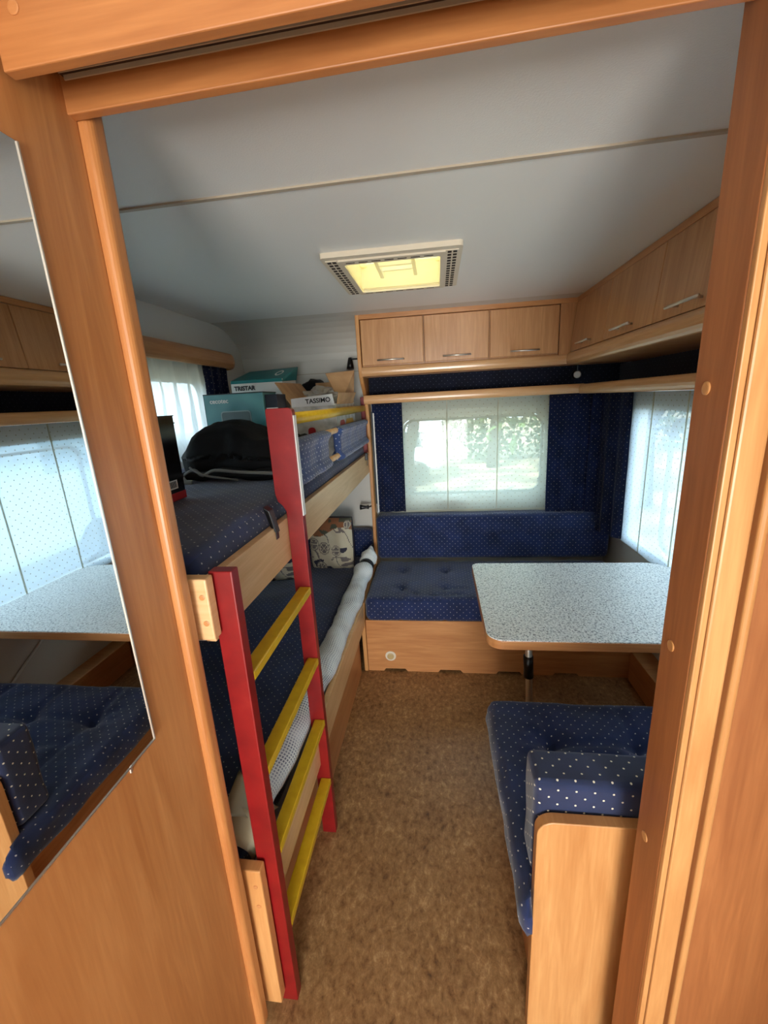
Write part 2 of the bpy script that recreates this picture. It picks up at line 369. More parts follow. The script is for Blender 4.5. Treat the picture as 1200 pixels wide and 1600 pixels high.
def wave_sheet(p0, p1, z0, z1, amp, waves, n, depth=V(0, 1, 0), nzv=10, flare=0, thick=.002, top_amp=.5, noise_amp=.004):
    """hanging gathered cloth from p0 to p1 (xy)"""
    bm = bmesh.new(); uv = bm.loops.layers.uv.new('UVMap'); G = []; p0 = Vector(p0); p1 = Vector(p1); Lh = (p1-p0).length
    dirv = (p1-p0).normalized(); dpt = Vector((-dirv.y, dirv.x)); dp3 = dpt
    for j in range(nzv+1):
        t = j/nzv; z = z1+(z0-z1)*t; row = []
        for i in range(n+1):
            s = i/n; ph = waves*2*math.pi*s
            A = amp*(top_amp+(1-top_amp)*t)
            w = math.sin(ph+.5*math.sin(3*t+s*5))+.3*math.sin(2.3*ph+1)
            q = p0.lerp(p1, s)+dpt*(A*w)+dirv*(flare*t*(s-.5))
            q3 = V(q.x, q.y, z)+V(0, 0, 0); q3 += V(dp3.x, dp3.y, 0)*nz(q3, 9, noise_amp)
            row.append(bm.verts.new(q3))
        G.append(row)
    for j in range(nzv):
        for i in range(n):
            f = bm.faces.new((G[j][i], G[j][i+1], G[j+1][i+1], G[j+1][i]))
            for l, (a_, b_) in zip(f.loops, ((i, j), (i+1, j), (i+1, j+1), (i, j+1))): l[uv].uv = (a_/n*Lh*(1+amp*waves*2), (b_/nzv)*(z0-z1))
    if thick: bmesh.ops.solidify(bm, geom=bm.faces[:], thickness=thick)
    return bm

# ================================================================== SETTING
XL, XR, YB = -1.25, 1.08, 2.78      # left wall, right wall, end wall inner faces
ZC = 1.97
S = lambda o: tag(o, kind='structure')
S(obj('floor', B((XL-.05, XR+.05, -2.6, YB+.05, -.06, 0)), FLOOR))
VX0, VX1, VY0, VY1 = -.33, .05, 1.56, 1.96
ceil = S(obj('ceiling', B((XL-.03, VX0, -2.6, 2.41, ZC, ZC+.03), (VX1, XR+.03, -2.6, 2.41, ZC, ZC+.03), (VX0, VX1, -2.6, VY0, ZC, ZC+.03), (VX0, VX1, VY1, 2.41, ZC, ZC+.03)), CEIL))
# ceiling seam strip, dulled cream
sm_ = B((XL+.001, XR, -.006, .006, ZC-.004, ZC)); 
for v in sm_.verts: v.co.y += 1.075 - .035*(v.co.x-XL)/(XR-XL)
obj('seam_strip', sm_, SEAMC, ceil)
# end wall: straight, then a roof cove
wy0, wx0, wx1, wz0, wz1 = YB, -.27, .71, .83, 1.42
prof = []
for i in range(9):
    t = math.radians(90*i/8); prof.append((2.41+.365*math.cos(t)**.9 if i < 8 else 2.41, ZC-.20+.20*math.sin(t)))
prof[0] = (YB-.005, ZC-.20)
outer = [(y+.03, z+(.03 if z > ZC-.02 else .005)) for y, z in prof]
wb = B((XL-.03, wx0, YB, YB+.03, 0, ZC-.17), (wx1, XR+.03, YB, YB+.03, 0, ZC-.17), (wx0, wx1, YB, YB+.03, 0, wz0), (wx0, wx1, YB, YB+.03, wz1, ZC-.17))
wall_back = S(obj('wall_back', wb, WALL))
cv = prism(prof+outer[::-1], 'x', XL-.03, XR+.03)
obj('roof_cove', cv, WALL, wall_back, smooth=False)
obj('seam_strip', B((-.93, -.47, YB-.002, YB, 1.690, 1.694)), SEAMC, wall_back)
# left wall with window opening
ly0, ly1, lz0, lz1 = 1.0, 2.28, 1.30, 1.70
S(obj('wall_left', B((XL-.03, XL, .56, ly0, 0, ZC), (XL-.03, XL, ly1, YB, 0, ZC), (XL-.03, XL, ly0, ly1, 0, lz0), (XL-.03, XL, ly0, ly1, lz1, ZC)), WALL))
# right wall with window opening
ry0, ry1, rz0, rz1 = .85, 2.46, .665, 1.40
wr = S(obj('wall_right', B((XR, XR+.03, .56, ry0, 0, ZC), (XR, XR+.03, ry1, YB, 0, ZC), (XR, XR+.03, ry0, ry1, 0, rz0), (XR, XR+.03, ry0, ry1, rz1, ZC)), WALL))
S(obj('trim_1', B((XR-.012, XR, .75, 2.62, .625, .645), bevel=.003), CREAM))
S(obj('baseboard_right', B((XR-.10, XR, 1.31, 2.07, 0, .17), bevel=.004), WH))
# the rest of the van behind the camera
S(obj('wall_rear', B((XL-.03, XR+.03, -2.63, -2.6, 0, .75), (XL-.03, XR+.03, -2.63, -2.6, 1.9, 2.0), (XL-.03, -1.05, -2.63, -2.6, .75, 1.9), (1.05, XR+.03, -2.63, -2.6, .75, 1.9)), WALL))
S(obj('wall_side', B((XL-.03, XL, -2.6, .56, 0, ZC), (XR, XR+.03, -2.6, .56, 0, ZC)), WALL))

# ---- partition left of the doorway: sliding mirror door
px = -.46
d1 = thing('door_1', (px, .1, 0), 'wide beech sliding door with a large mirror, left of the doorway', 'door', kind='structure')
obj('door_leaf', B((px-.03, px, -.34, .614, .012, 1.95), bevel=.002), WN, d1)
mz0, mz1, my1 = 1.0, 1.80, .505
mo = obj('mirror', B((px, px+.003, -.30, my1, mz0, mz1)), MIRROR, d1)
obj('mirror_edge', B((px, px+.0045, -.30, my1+.0015, mz0-.002, mz0), (px, px+.0045, my1, my1+.002, mz0, mz1)), METAL, mo)
obj('mirror_clip', B((px, px+.004, .449, .454, mz0-.012, mz0+.002), bevel=.002), METAL, mo)
obj('edge_moulding', prism(rrect(px-.03, px+.016, .614, .650, .012, 5, (1, 0, 0, 1)), 'z', .045, 1.96), WN, d1, smooth=False)
S(obj('wall_partition', B((XL, px-.03, .60, .63, 0, ZC), (XL, px-.03, -.34, -.31, 0, ZC), (.43, XR, .585, .63, 0, ZC), (.43, XR, -.32, -.30, 0, ZC)), WH))
# ---- header over the doorway (two boards and a dark track between)
def tilt(bm, k_=.02):
    for v in bm.verts: v.co.z += k_*(v.co.x+.45)
    return bm
hd = thing('door_frame_header', (0, .6, 1.885), 'two beech boards with a dark sliding track between them over the doorway', 'door frame', kind='structure')
obj('front_board', tilt(B((-.4555, .5, .508, .522, 1.8635, 2.0), bevel=.0015), .022), WHD, hd)
obj('rear_board', tilt(B((-.468, .5, .598, .612, 1.874, 2.0), bevel=.0015), .016), WHD, hd)
obj('track', tilt(B((-.455, .5, .5225, .5975, 1.912, 1.93)), .016), mat('dark_track', (56, 40, 34), .6), hd)
obj('track_lip', tilt(B((-.452, .5, .585, .5865, 1.909, 1.914)), .016), SEAMC, hd)
obj('track_lip', tilt(B((-.452, .5, .594, .596, 1.907, 1.914)), .016), SEAMC, hd)
obj('screw_cap', disc((-.427, .508, 1.914), (0, -1, 0), .0065, .0015), WH, hd)
# ---- right jamb
jb = thing('door_frame_jamb', (.37, .6, 0), 'reddish beech door jamb with round screw caps right of the doorway', 'door frame', kind='structure')
obj('side_board', B((.345, .372, .562, .638, 0, 2.0), bevel=.002), WJ, jb)
obj('front_strip', B((.3455, .354, .553, .562, 0, 2.0), bevel=.0015), WV, jb)
obj('front_board', B((.3565, .388, .553, .585, 0, 2.0), bevel=.003), WV, jb)
obj('groove_board', B((.388, .41, .578, .60, 0, 2.0)), WJ, jb)
obj('round_moulding', prism(rrect(.399, .411, .556, .579, .005, 4), 'z', 0.0, 2.0), WV, jb)
for z in (1.494, 1.119, .744): obj('screw_cap', disc((.345, .610, z), (-1, 0, 0), .0085, .002), WV, jb)
d2 = thing('door_2', (.6, .58, 0), 'plain beech door leaf at the far right edge beside the jamb', 'door', kind='structure')
obj('door_leaf', B((.412, .80, .566, .584, .0, 2.0), bevel=.002), WJ, d2)

# ================================================================== WINDOWS
def window(name, axis, c, u0, u1, z0, z1, sgn, label, fw=.045, far_in=0):
    """axis 'y': wall at y=c, u = x; axis 'x': wall at x=c, u = y. sgn: outward direction"""
    w = thing(name, (((u0+u1)/2, c, z0) if axis == 'y' else (c, (u0+u1)/2, z0)), label, 'window', kind='structure')
    out = rrect(u0-.012, u1+.012, z0-.012, z1+.012, .01, 8); inn = rrect(u0+fw, u1-fw, z0+fw, z1-fw, .07 if fw > .03 else .02, 8)
    def order(a0, a1): return (min(a0, a1), max(a0, a1))
    obj('window_frame', ring(out, inn, axis, *order(c-sgn*.008, c+sgn*.035)), WHITEP, w, smooth=False)
    i2 = rrect(u0+.06, u1-.06-far_in, z0+.06, z1-.06, .065, 8); i1 = rrect(u0+.046, u1-.046-far_in, z0+.046, z1-.046, .075, 8)
    obj('rubber_seal', ring(i1, i2, axis, *order(c+sgn*.012, c+sgn*.03)), mat('grey_seal', (120, 124, 122), .5), w)
    p = B((u0, u1, c+sgn*.030-.002, c+sgn*.030+.002, z0, z1)) if axis == 'y' else B((c+sgn*.030-.002, c+sgn*.030+.002, u0, u1, z0, z1))
    obj('pane', p, PANE, w)
    def at(u, d, z): return V(u, c-sgn*d, z) if axis == 'y' else V(c-sgn*d, u, z)
    for s in (.22, .72):
        u = u0+(u1-u0)*s
        obj('latch', tube([at(u-.045, -.004, z0+.055), at(u-.01, .006, z0+.058), at(u+.045, .008, z0+.085)], .007, 8, ry=.005), mat('latch_grey', (150, 156, 154), .5), w)
    for u, d in ((u0+.05, 1), (u1-.05, -1)):
        obj('stay_arm', tube([at(u, -.01, z0+.2), at(u+d*.008, -.014, z0+.15), at(u+d*.02, -.014, z0+.11)], .006, 8), mat('stay_grey', (140, 146, 146), .4), w)
    return w
window('window_1', 'y', YB, wx0, wx1, wz0, wz1, 1, 'wide rounded caravan window in the end wall above the sofa')
window('window_2', 'x', XR, ry0, ry1, rz0, rz1, 1, 'large rounded caravan window in the right wall beside the table', .012, .25)
window('window_3', 'x', XL, ly0, ly1, lz0, lz1, -1, 'small rounded window in the left wall behind white lace')

def sheet(axis, c, u0, u1, z0, z1, n=26, m=14, amp=.004, bow=0, thick=0):
    bm = bmesh.new(); uv = bm.loops.layers.uv.new('UVMap'); G = []
    for j in range(m+1):
        row = []
        for i in range(n+1):
            u = u0+(u1-u0)*i/n; z = z0+(z1-z0)*j/m; d = nz(V(u*3, z*1.2, c), 1.8, amp)+nz(V(u, z, 5), 20, amp*.25)
            row.append(bm.verts.new(V(u, c+d, z) if axis == 'y' else V(c+d, u, z)))
        G.append(row)
    for j in range(m):
        for i in range(n):
            f = bm.faces.new((G[j][i], G[j][i+1], G[j+1][i+1], G[j+1][i]))
            for l, (a_, b_) in zip(f.loops, ((i, j), (i+1, j), (i+1, j+1), (i, j+1))): l[uv].uv = (a_/n*(u1-u0), b_/m*(z1-z0))
    return bm
HEM = translucent('sheer_hem', (206, 204, 188), .15)
# far sheer
s1 = thing('sheer_panel', (.23, 2.715, .775), 'cream dotted sheer panel hanging over the end window', 'curtain')
obj('cloth', sheet('y', 2.715, -.30, .74, .775, 1.50), SHEER, s1, smooth=True)
for x in (.062, .372): obj('seam', B((x-.003, x+.003, 2.712, 2.714, .775, 1.50)), HEM, s1)
obj('hem', B((-.30, .74, 2.710, 2.714, .775, .787)), HEM, s1)
s2 = thing('sheer_panel', (1.04, 1.6, .65), 'white dotted sheer panel with a painted blue skylight tint over the right window beside the table', 'curtain')
obj('cloth', sheet('x', 1.045, .72, 2.53, .648, 1.49, 40, 14), SHEERB, s2, smooth=True)
for y in (2.25, 1.95, 1.62, 1.3, .98):
    obj('seam', B((1.0415, 1.044, y-.004, y+.004, .65, 1.49)), HEM, s2)
# navy curtains
def curtain(name, bm, label, tie=None):
    return tag(obj(name, bm, NAVY, None, smooth=True), label, 'curtain')
curtain('curtain', wave_sheet((-.405, 2.69), (-.215, 2.69), .785, 1.492, .007, 2.5, 40), 'narrow navy dotted curtain at the left side of the end window')
curtain('curtain', wave_sheet((.662, 2.675), (.915, 2.675), .768, 1.49, .007, 2.0, 40, flare=-.01), 'navy dotted curtain at the right side of the end window')
curtain('curtain', wave_sheet((.895, 2.655), (1.025, 2.63), .765, 1.49, .008, 1.2, 24), 'narrow navy dotted curtain strip filling the corner between the two windows')
curtain('curtain', wave_sheet((.945, 2.63), (1.028, 2.44), .66, 1.485, .009, 2.2, 40, flare=.0, top_amp=.3), 'navy dotted curtain on the right wall beside the large bright window')
# left lace and curtain
tag(obj('lace_curtain', wave_sheet((-1.19, .90), (-1.19, 2.16), 1.275, 1.76, .028, 11.5, 190, nzv=14, thick=0, top_amp=.45, noise_amp=.012), SHEER2, None, smooth=True), 'gathered white lace curtain over the left window by the upper bunk', 'curtain')
tag(obj('curtain', wave_sheet((-1.19, 2.16), (-1.19, 2.40), 1.245, 1.76, .015, 3, 40), NAVY, None, smooth=True), 'short navy dotted curtain behind the teal box, end of the left window', 'curtain')

# ================================================================== CABINETS
YF = 2.50
def fx(z): return .713+(z-1.697)*.10           # the right-hand fronts lean slightly
group = 'overhead cabinets above the end window'
xs = [-.418, -.064, .291, .655]; labs = ['left overhead cabinet on the end wall, next to the curved side panel', 'middle overhead cabinet of the three on the end wall', 'right overhead cabinet on the end wall, beside the corner']
for i in range(3):
    x0, x1 = xs[i], xs[i+1]
    c = thing('overhead_cabinet', ((x0+x1)/2, YF+.1, 1.69), 'beech '+labs[i], 'cabinet')
    obj('body', B((x0+.001, x1-.001, YF+.018, 2.60, 1.69, 1.944)), WC, c)
    d = obj('door', B((x0+.004, x1-.004, YF-.002, YF+.016, 1.699, 1.939), bevel=.003), WC, c)
    hx = (x0+x1)/2-.06 if i < 2 else .40
    hx = [-.325, .04, .40][i]
    h = tube([V(hx, YF-.022, 1.722), V(hx+.152, YF-.022, 1.722)], .0045, 10)
    for q in (.02, .132): tube([V(hx+q, YF, 1.722), V(hx+q, YF-.022, 1.722)], .004, 8, bm=h)
    obj('handle', h, METAL, d, smooth=True)
f = obj('corner_filler', B((.656, .752, YF, YF+.02, 1.69, 1.944), bevel=.002), WC); tag(f, 'narrow beech filler strip in the corner between the two cabinet rows', 'cabinet panel')
tag(obj('cabinet_top_trim', B((-.42, .75, YF-.006, YF+.02, 1.942, ZC-.001), bevel=.002), WCH), 'thin beech trim between ceiling and the end-wall cabinets', 'trim')
ys = [2.495, 2.032, 1.604, 1.18, .66]
rl = ['first right-wall overhead cabinet from the corner', 'second right-wall overhead cabinet from the corner', 'third right-wall overhead cabinet from the corner, partly behind the jamb', 'nearest right-wall overhead cabinet, seen in the mirror']
for i in range(4):
    y1, y0 = ys[i], ys[i+1]
    c = thing('overhead_cabinet', (.9, (y0+y1)/2, 1.69), 'beech '+rl[i], 'cabinet')
    obj('body', hexa([(fx(1.69)+.018, y0+.001, 1.699), (XR-.002, y0+.001, 1.699), (XR-.002, y1-.001, 1.699), (fx(1.69)+.018, y1-.001, 1.699), (fx(1.944)+.018, y0+.001, 1.944), (XR, y0+.001, 1.944), (XR, y1-.001, 1.944), (fx(1.944)+.018, y1-.001, 1.944)]), WC, c)
    za, zb = 1.700, 1.942
    d = obj('door', hexa([(fx(za)-.002, y0+.0016, za), (fx(za)+.016, y0+.0016, za), (fx(za)+.016, y1-.0016, za), (fx(za)-.002, y1-.0016, za), (fx(zb)-.002, y0+.0016, zb), (fx(zb)+.016, y0+.0016, zb), (fx(zb)+.016, y1-.0016, zb), (fx(zb)-.002, y1-.0016, zb)], bevel=.0025), WC, c)
    hy = [2.165, 1.735, 1.31, .86][i]; hz = 1.726; X0 = fx(hz)
    h = tube([V(X0-.026, hy, hz), V(X0-.026, hy+.17, hz)], .0045, 10)
    for q in (.025, .145): tube([V(X0, hy+q, hz), V(X0-.026, hy+q, hz)], .004, 8, bm=h)
    obj('handle', h, METAL, d, smooth=True)
tag(obj('cabinet_top_trim', B((.738, .76, .66, YF+.01, 1.944, ZC-.001), bevel=.002), WCH), 'thin beech trim between ceiling and the right-wall cabinets', 'trim')
# rounded lips below the doors
def lip_profile(a0, sgn, z0, z1, dpt=.05):
    """rounded nose; a0 is the front position, sgn towards the wall"""
    n = 8; r = (z1-z0)/2; pts = []
    for i in range(n+1):
        t = math.radians(-90+180*i/n); pts.append((a0+sgn*(r*.55*(1-math.cos(t))), (z0+z1)/2+r*math.sin(t)))
    return pts+[(a0+sgn*dpt, z1), (a0+sgn*dpt, z0)]
pl = lip_profile(YF-.008, 1, 1.640, 1.692, .09); tag(obj('cabinet_lip', prism(pl, 'x', -.42, .72), WPEL, None, smooth=False), 'rounded beech lip under the end-wall cabinet doors', 'trim')
pr = lip_profile(.695, 1, 1.634, 1.698, .385); tag(obj('cabinet_lip', prism(pr, 'y', .66, YF+.02), WPEL), 'rounded pale beech lip running under the right-wall cabinet doors', 'trim')
pe = lip_profile(2.50, 1, 1.486, 1.536, .20); tag(obj('window_pelmet', prism(pe, 'x', -.42, .80), WPEL), 'long beech pelmet shelf above the end window', 'pelmet')
pq = lip_profile(.772, 1, 1.482, 1.533, .308); tag(obj('window_pelmet', prism(pq, 'y', .66, 2.52), WPEL), 'pale beech pelmet shelf above the right window', 'pelmet')
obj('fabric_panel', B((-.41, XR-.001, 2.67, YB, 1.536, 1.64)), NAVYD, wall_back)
obj('fabric_panel', B((-.41, XR-.001, 2.60, YB, 1.64, 1.69)), WC, wall_back)
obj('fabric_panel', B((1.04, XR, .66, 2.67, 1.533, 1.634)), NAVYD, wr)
lp = thing('corner_spotlight', (.80, 2.61, 1.565), 'round white spotlight in the dark recess at the cabinet corner', 'lamp')
obj('lamp_body', disc((.80, 2.67, 1.588), (-.1, -1, 0), .026, .04), BLACKP, lp); obj('lamp_lens', disc((.797, 2.632, 1.588), (-.1, -1, 0), .019, .01), WHITEP, lp)
obj('stem', tube([V(.80, 2.64, 1.61), V(.80, 2.64, 1.642)], .004, 8), BLACKP, lp)

# ---- curved side panel between bunk and sofa
sp = [(2.77, .0), (2.08, .0), (2.065, .34), (2.10, .42), (2.62, .44), (2.672, .50), (2.68, 1.24), (2.668, 1.42)]
for i in range(7):
    t = i/6; sp.append((2.655-(2.655-2.51)*(3*t*t-2*t**3), 1.47+.20*t))
sp += [(2.50, 1.72), (2.495, ZC-.001), (2.60, ZC-.001), (2.77, 1.75)]
tag(obj('side_panel', prism(sp, 'x', -.442, -.420, bevel=.004), WV), 'tall curved beech side panel between the bunks and the sofa', 'panel')

# ================================================================== SOFA (far)
sb = thing('bench_base', (.3, 2.1, 0), 'beech bench base under the far navy sofa, with notched foot', 'bench')
bp = [(-.418, .0)]
for a_ in (-.33, -.02, .30, .60):
    bp += [(a_, 0), (a_+.012, .016), (a_+.125, .016), (a_+.137, 0)]
bp += [(1.0, 0), (1.0, .321), (-.418, .321)]
obj('front_panel', prism(bp, 'y', 2.085, 2.103), WH, sb)
obj('end_panel', B((-.415, -.40, 2.104, 2.76, .0, .30)), WH, sb)
obj('slat_top', B((-.414, XR-.03, 2.104, 2.76, .300, .320)), WH, sb)
vc = obj('vent_cap', disc((-.287, 2.085, .098), (0, -1, 0), .030, .004, 28), CREAM, sb); obj('vent_hub', disc((-.287, 2.081, .098), (0, -1, 0), .019, .006, 24), mat('brass_tint', (186, 160, 110), .4), vc)
ft = [(-.218, 2.214), (.026, 2.216), (.27, 2.22), (-.225, 2.45), (.03, 2.45), (.5, 2.25), (.75, 2.25)]
cr = [((-.218, 2.07), (-.232, 2.62)), ((.024, 2.07), (.04, 2.62)), ((-.218, 2.214), (-.12, 2.12)), ((-.05, 2.11), (.12, 2.125)), ((.05, 2.20), (.13, 2.20))]
tag(obj('seat_cushion', cushion(-.412, 1.03, 2.055, 2.625, .326, .468, .035, .016, tufts(ft, 'z', .014, .028, cr, .004)), NAVY, None, smooth=True), 'long navy dotted seat cushion of the far sofa', 'cushion')
bt = [(-.213, .648), (.036, .638), (.312, .634), (.565, .628), (.82, .63)]
tag(obj('backrest_cushion', cushion(-.414, 1.055, 2.625, 2.75, .47, .770, .035, .02, tufts(bt, 'y', .012, .024, [((.312, .47), (.312, .80)), ((.03, .64), (.036, .78)), ((-.21, .64), (-.20, .78)), ((-.4, .64), (1.04, .63))], .003)), NAVY, None, smooth=True), 'long navy dotted backrest cushion under the end window', 'cushion')

# ================================================================== TABLE
tb = thing('dining_table', (.37, 1.63, 0), 'speckled white dining table with rounded corners and beech edge', 'table')
def tpoly(g=0):
    x0, x1, y0, y1 = .155+g, 1.045-g, 1.292+g, 1.985-g; p = []
    def arc(cx, cy, r, a0): return [(cx+r*math.cos(math.radians(a0+90*j/8)), cy+r*math.sin(math.radians(a0+90*j/8))) for j in range(9)]
    return arc(x1-.10, y1-.10, .10, 0)+arc(x0+.035, y1-.035, .035, 90)+arc(x0+.055, y0+.055, .055, 180)+arc(x1-.02, y0+.02, .02, 270)
obj('tabletop', prism(tpoly(.002), 'z', .690, .7005), LAM, tb)
obj('edge_band', prism(tpoly(), 'z', .664, .697, bevel=.003), WH, tb)
lg = obj('leg', tube([V(.352, 1.60, .66), V(.378, 1.60, .02)], .014, 14), METAL, tb, smooth=True)
obj('collar', tube([V(.359, 1.60, .44), V(.3635, 1.60, .34)], .020, 14), BLACKP, lg, smooth=True)
obj('leg_bracket', B((.30, .40, 1.55, 1.65, .645, .664), bevel=.003), BLACKP, tb)
obj('foot', tube([V(.378, 1.60, .025), V(.379, 1.60, .0)], .022, 14), BLACKP, lg)
rr = tag(obj('table_wall_rail', B((XR-.018, XR, 1.30, 1.97, .60, .612), (XR-.026, XR-.018, 1.30, 1.97, .598, .622), bevel=.001), METAL), 'thin metal hanging rail on the right wall under the table', 'rail')
# diagonal support strip seen under the table in the mirror
dd = tube([V(XR-.010, 1.46, .32), V(XR-.008, 1.93, .60)], .006, 8)
tag(obj('wall_support_strip', dd, WHITEP), 'slanting metal strip on the right wall under the table, seen in the mirror', 'rail')

# ================================================================== NEAR BENCH
nb = thing('near_bench_base', (.6, 1.0, 0), 'beech bench base in the right foreground with a rounded end panel', 'bench')
obj('end_panel', prism(rrect(.188, .74, 0, .652, .035, 8, (0, 1, 0, 0)), 'y', .697, .722, bevel=.002), WV, nb)
obj('front_panel', B((.215, .233, .723, 1.27, 0, .358)), WH, nb); obj('far_panel', B((.233, XR-.02, 1.252, 1.27, 0, .358)), WH, nb)
obj('slat_top', B((.233, XR-.02, .723, 1.252, .340, .358)), WH, nb)
nf = [(.33, 1.12), (.58, 1.12), (.82, 1.12), (.45, .98), (.7, .98)]
ncr = [((.33, .85), (.33, 1.29)), ((.58, .85), (.58, 1.29)), ((.82, .85), (.82, 1.29)), ((.25, 1.12), (.95, 1.12)), ((.33, 1.12), (.26, 1.17)), ((.33, 1.12), (.24, 1.06)), ((.3, 1.02), (.42, 1.0))]
def near_fn(base):
    t = tufts(nf, 'z', .02, .03, ncr, .006)
    def fn(p, n):
        d = t(p, n)
        if n.x < -.5: d += n*nz(V(p.x, p.y, p.z*3), 9, .008)
        if p.x > .1786: d += V(0, max(0, .730-p.y-d.y)*min(1, (p.x-.1786)/.004), 0)
        return d
    return fn
tag(obj('seat_cushion', cushion(.153, XR-.05, .655, 1.312, .362, .462, .034, .016, near_fn(0)), NAVY, None, smooth=True), 'navy dotted seat cushion of the near bench in front of the table', 'cushion')
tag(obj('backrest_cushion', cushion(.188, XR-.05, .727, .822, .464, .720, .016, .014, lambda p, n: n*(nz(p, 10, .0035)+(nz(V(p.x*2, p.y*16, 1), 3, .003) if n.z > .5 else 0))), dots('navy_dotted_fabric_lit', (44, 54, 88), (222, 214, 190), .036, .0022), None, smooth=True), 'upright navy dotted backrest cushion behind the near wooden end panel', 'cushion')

# ================================================================== BUNKS
ub = thing('upper_bunk_frame', (-.45, 1.7, 1.05), 'pale beech frame of the upper bunk with long side rail', 'bed')
obj('side_rail', B((-.462, -.440, .69, 2.77, 1.058, 1.185), bevel=.002), WPALE, ub)
hb = obj('end_board', B((-1.24, -.424, .662, .688, 1.078, 1.203), bevel=.003), WPALE, ub)
for z in (1.167, 1.114): obj('screw_cap', disc((-.436, .662, z), (0, -1, 0), .0055, .0015, 14), WH, hb)
obj('mattress_board', B((XL, -.462, .69, 2.77, 1.06, 1.068)), WHITEP, ub)
obj('wall_support', B((XL, XL+.02, .69, 2.77, 1.02, 1.06)), WH, ub)
def matt_fn(p, n):
    e = max(0, 1-(p.y-.69)/.2)
    return n*(nz(p, 5, .006)+nz(p, 16, .0015))+V(0, 0, -.012*e*e)
tag(obj('mattress', cushion(XL+.012, -.466, .692, 2.76, 1.077, 1.238, .035, .03, matt_fn), NAVY, None, smooth=True), 'navy dotted mattress on the upper bunk', 'mattress')
lb = thing('lower_bunk_frame', (-.45, 1.7, 0), 'beech frame of the lower bunk, rail and recessed plinth along the floor', 'bed')
obj('side_rail', B((-.443, -.420, .70, 2.06, .300, .437), bevel=.002), WPALE, lb)
obj('plinth', B((-.475, -.457, .70, 2.06, 0, .285)), WH, lb)
eb = obj('end_board', B((-.62, -.415, .662, .688, .05, .492), bevel=.003), WV, lb)
for z in (.444, .384): obj('screw_cap', disc((-.431, .662, z), (0, -1, 0), .0055, .0015, 14), WH, eb)
obj('mattress_board', B((XL, -.443, .70, 2.77, .285, .293)), WHITEP, lb)
def lm_fn(p, n):
    g = .085*math.exp(-((p.y-1.75)/.42)**2-((p.x+.98)/.30)**2) if n.z > .2 else 0
    return n*(nz(p, 4, .008)+nz(V(p.x*3, p.y, p.z), 7, .004))+V(0, 0, g)
tag(obj('mattress', cushion(XL+.02, -.50, .70, 2.75, .302, .465, .04, .025, lm_fn), NAVY, None, smooth=True), 'navy dotted mattress on the lower bunk', 'mattress')
tag(obj('wall_cushion', cushion(-1.0, -.447, 2.66, 2.755, .47, .668, .03, .03), NAVY, None, smooth=True), 'dark navy cushion standing against the end wall on the lower bunk', 'cushion')
# patterned pillow
def pillow(name, c, w, h, t, rotz, lean, label):
    bm = bmesh.new(); N = 64; cl = bm.loops.layers.float_color.new('Col'); G = {}
    M_ = Matrix.Translation(c) @ Matrix.Rotation(rotz, 4, 'Z') @ Matrix.Rotation(lean, 4, 'X')
    for s in (0, 1):
        for i in range(N+1):
            for j in range(N+1):
                u, v = 2*i/N-1, 2*j/N-1; edge = i in (0, N) or j in (0, N)
                if s == 1 and edge: G[s, i, j] = G[0, i, j]; continue
                th = t/2*(max(0, (1-abs(u)**4))*max(0, (1-abs(v)**4)))**.5
                sh = 1-.03*abs(u*v)**2*1.0
                p = V(u*w/2*sh, (-th if s == 0 else th), v*h/2*sh); p.y += nz(V(u, v, s), 3, .006)
                G[s, i, j] = bm.verts.new(M_ @ p)
    rnd = random.Random(7); cs = [(rnd.uniform(-1, 1), rnd.uniform(-1, 1), rnd.uniform(.16, .24)) for _ in range(4)]
    cs = [(-.25, -.1, .24), (.28, -.2, .2), (-.72, .05, .24), (-.45, -.85, .25), (.8, .75, .16), (-.75, .8, .2)]
    BE, GR, DK, RU, GN = lin((206, 194, 166)), lin((120, 110, 106)), lin((52, 50, 66)), lin((150, 96, 62)), lin((84, 84, 66))
    def colr(u, v, yv):
        for (a_, b_, r) in cs:
            d = math.hypot(u-a_, v-b_)
            if d < r:
                if d > r*.86: return GR
                if d > r*.72: return BE
                ang = math.atan2(v-b_, u-a_); return BE if abs(math.sin(ang*4)) < .35 or d < r*.12 else GR
        if v > .5+.16*math.sin(u*3): return RU if noise.noise(V(u*4, v*5, 2)) > -.15 else GN
        if abs(math.sin(u*4+v*2.2+1.5*noise.noise(V(u*2, v*2, 0)))) < .10: return GR
        if .38 < u < .75 and -.32 < v < -.1 and math.hypot(u-.56, v+.08) < .2: return DK
        if v < -.45 and noise.noise(V(u*2.4, v*6, 9)) > .12: return DK if u < 0 else GR
        return BE
    for s in (0, 1):
        for i in range(N):
            for j in range(N):
                q = [G[s, i, j], G[s, i+1, j], G[s, i+1, j+1], G[s, i, j+1]]
                if s: q = q[::-1]
                f = bm.faces.new(q); c4 = colr(2*(i+.5)/N-1, 2*(j+.5)/N-1, s)
                if i in (0, N-1) or j == N-1: c4 = lin((52, 42, 48))
                for l in f.loops: l[cl] = c4
    o = obj(name, bm, PIL, None, smooth=True); return tag(o, label, 'pillow')
PIL = mat('citrus_print_cotton', (200, 188, 160), .85); k = NT(PIL)
k.L.new(k.n('ShaderNodeVertexColor', layer_name='Col').outputs[0], k.p.inputs['Base Color'])
pillow('pillow', V(-.69, 2.53, .628), .29, .35, .15, 0, -.06, 'beige pillow with grey citrus slices standing at the end of the lower bunk')
pillow('pillow', V(-1.0, 2.30, .61), .34, .27, .15, .25, -.35, 'beige citrus-print pillow partly hidden behind the ladder and rail')
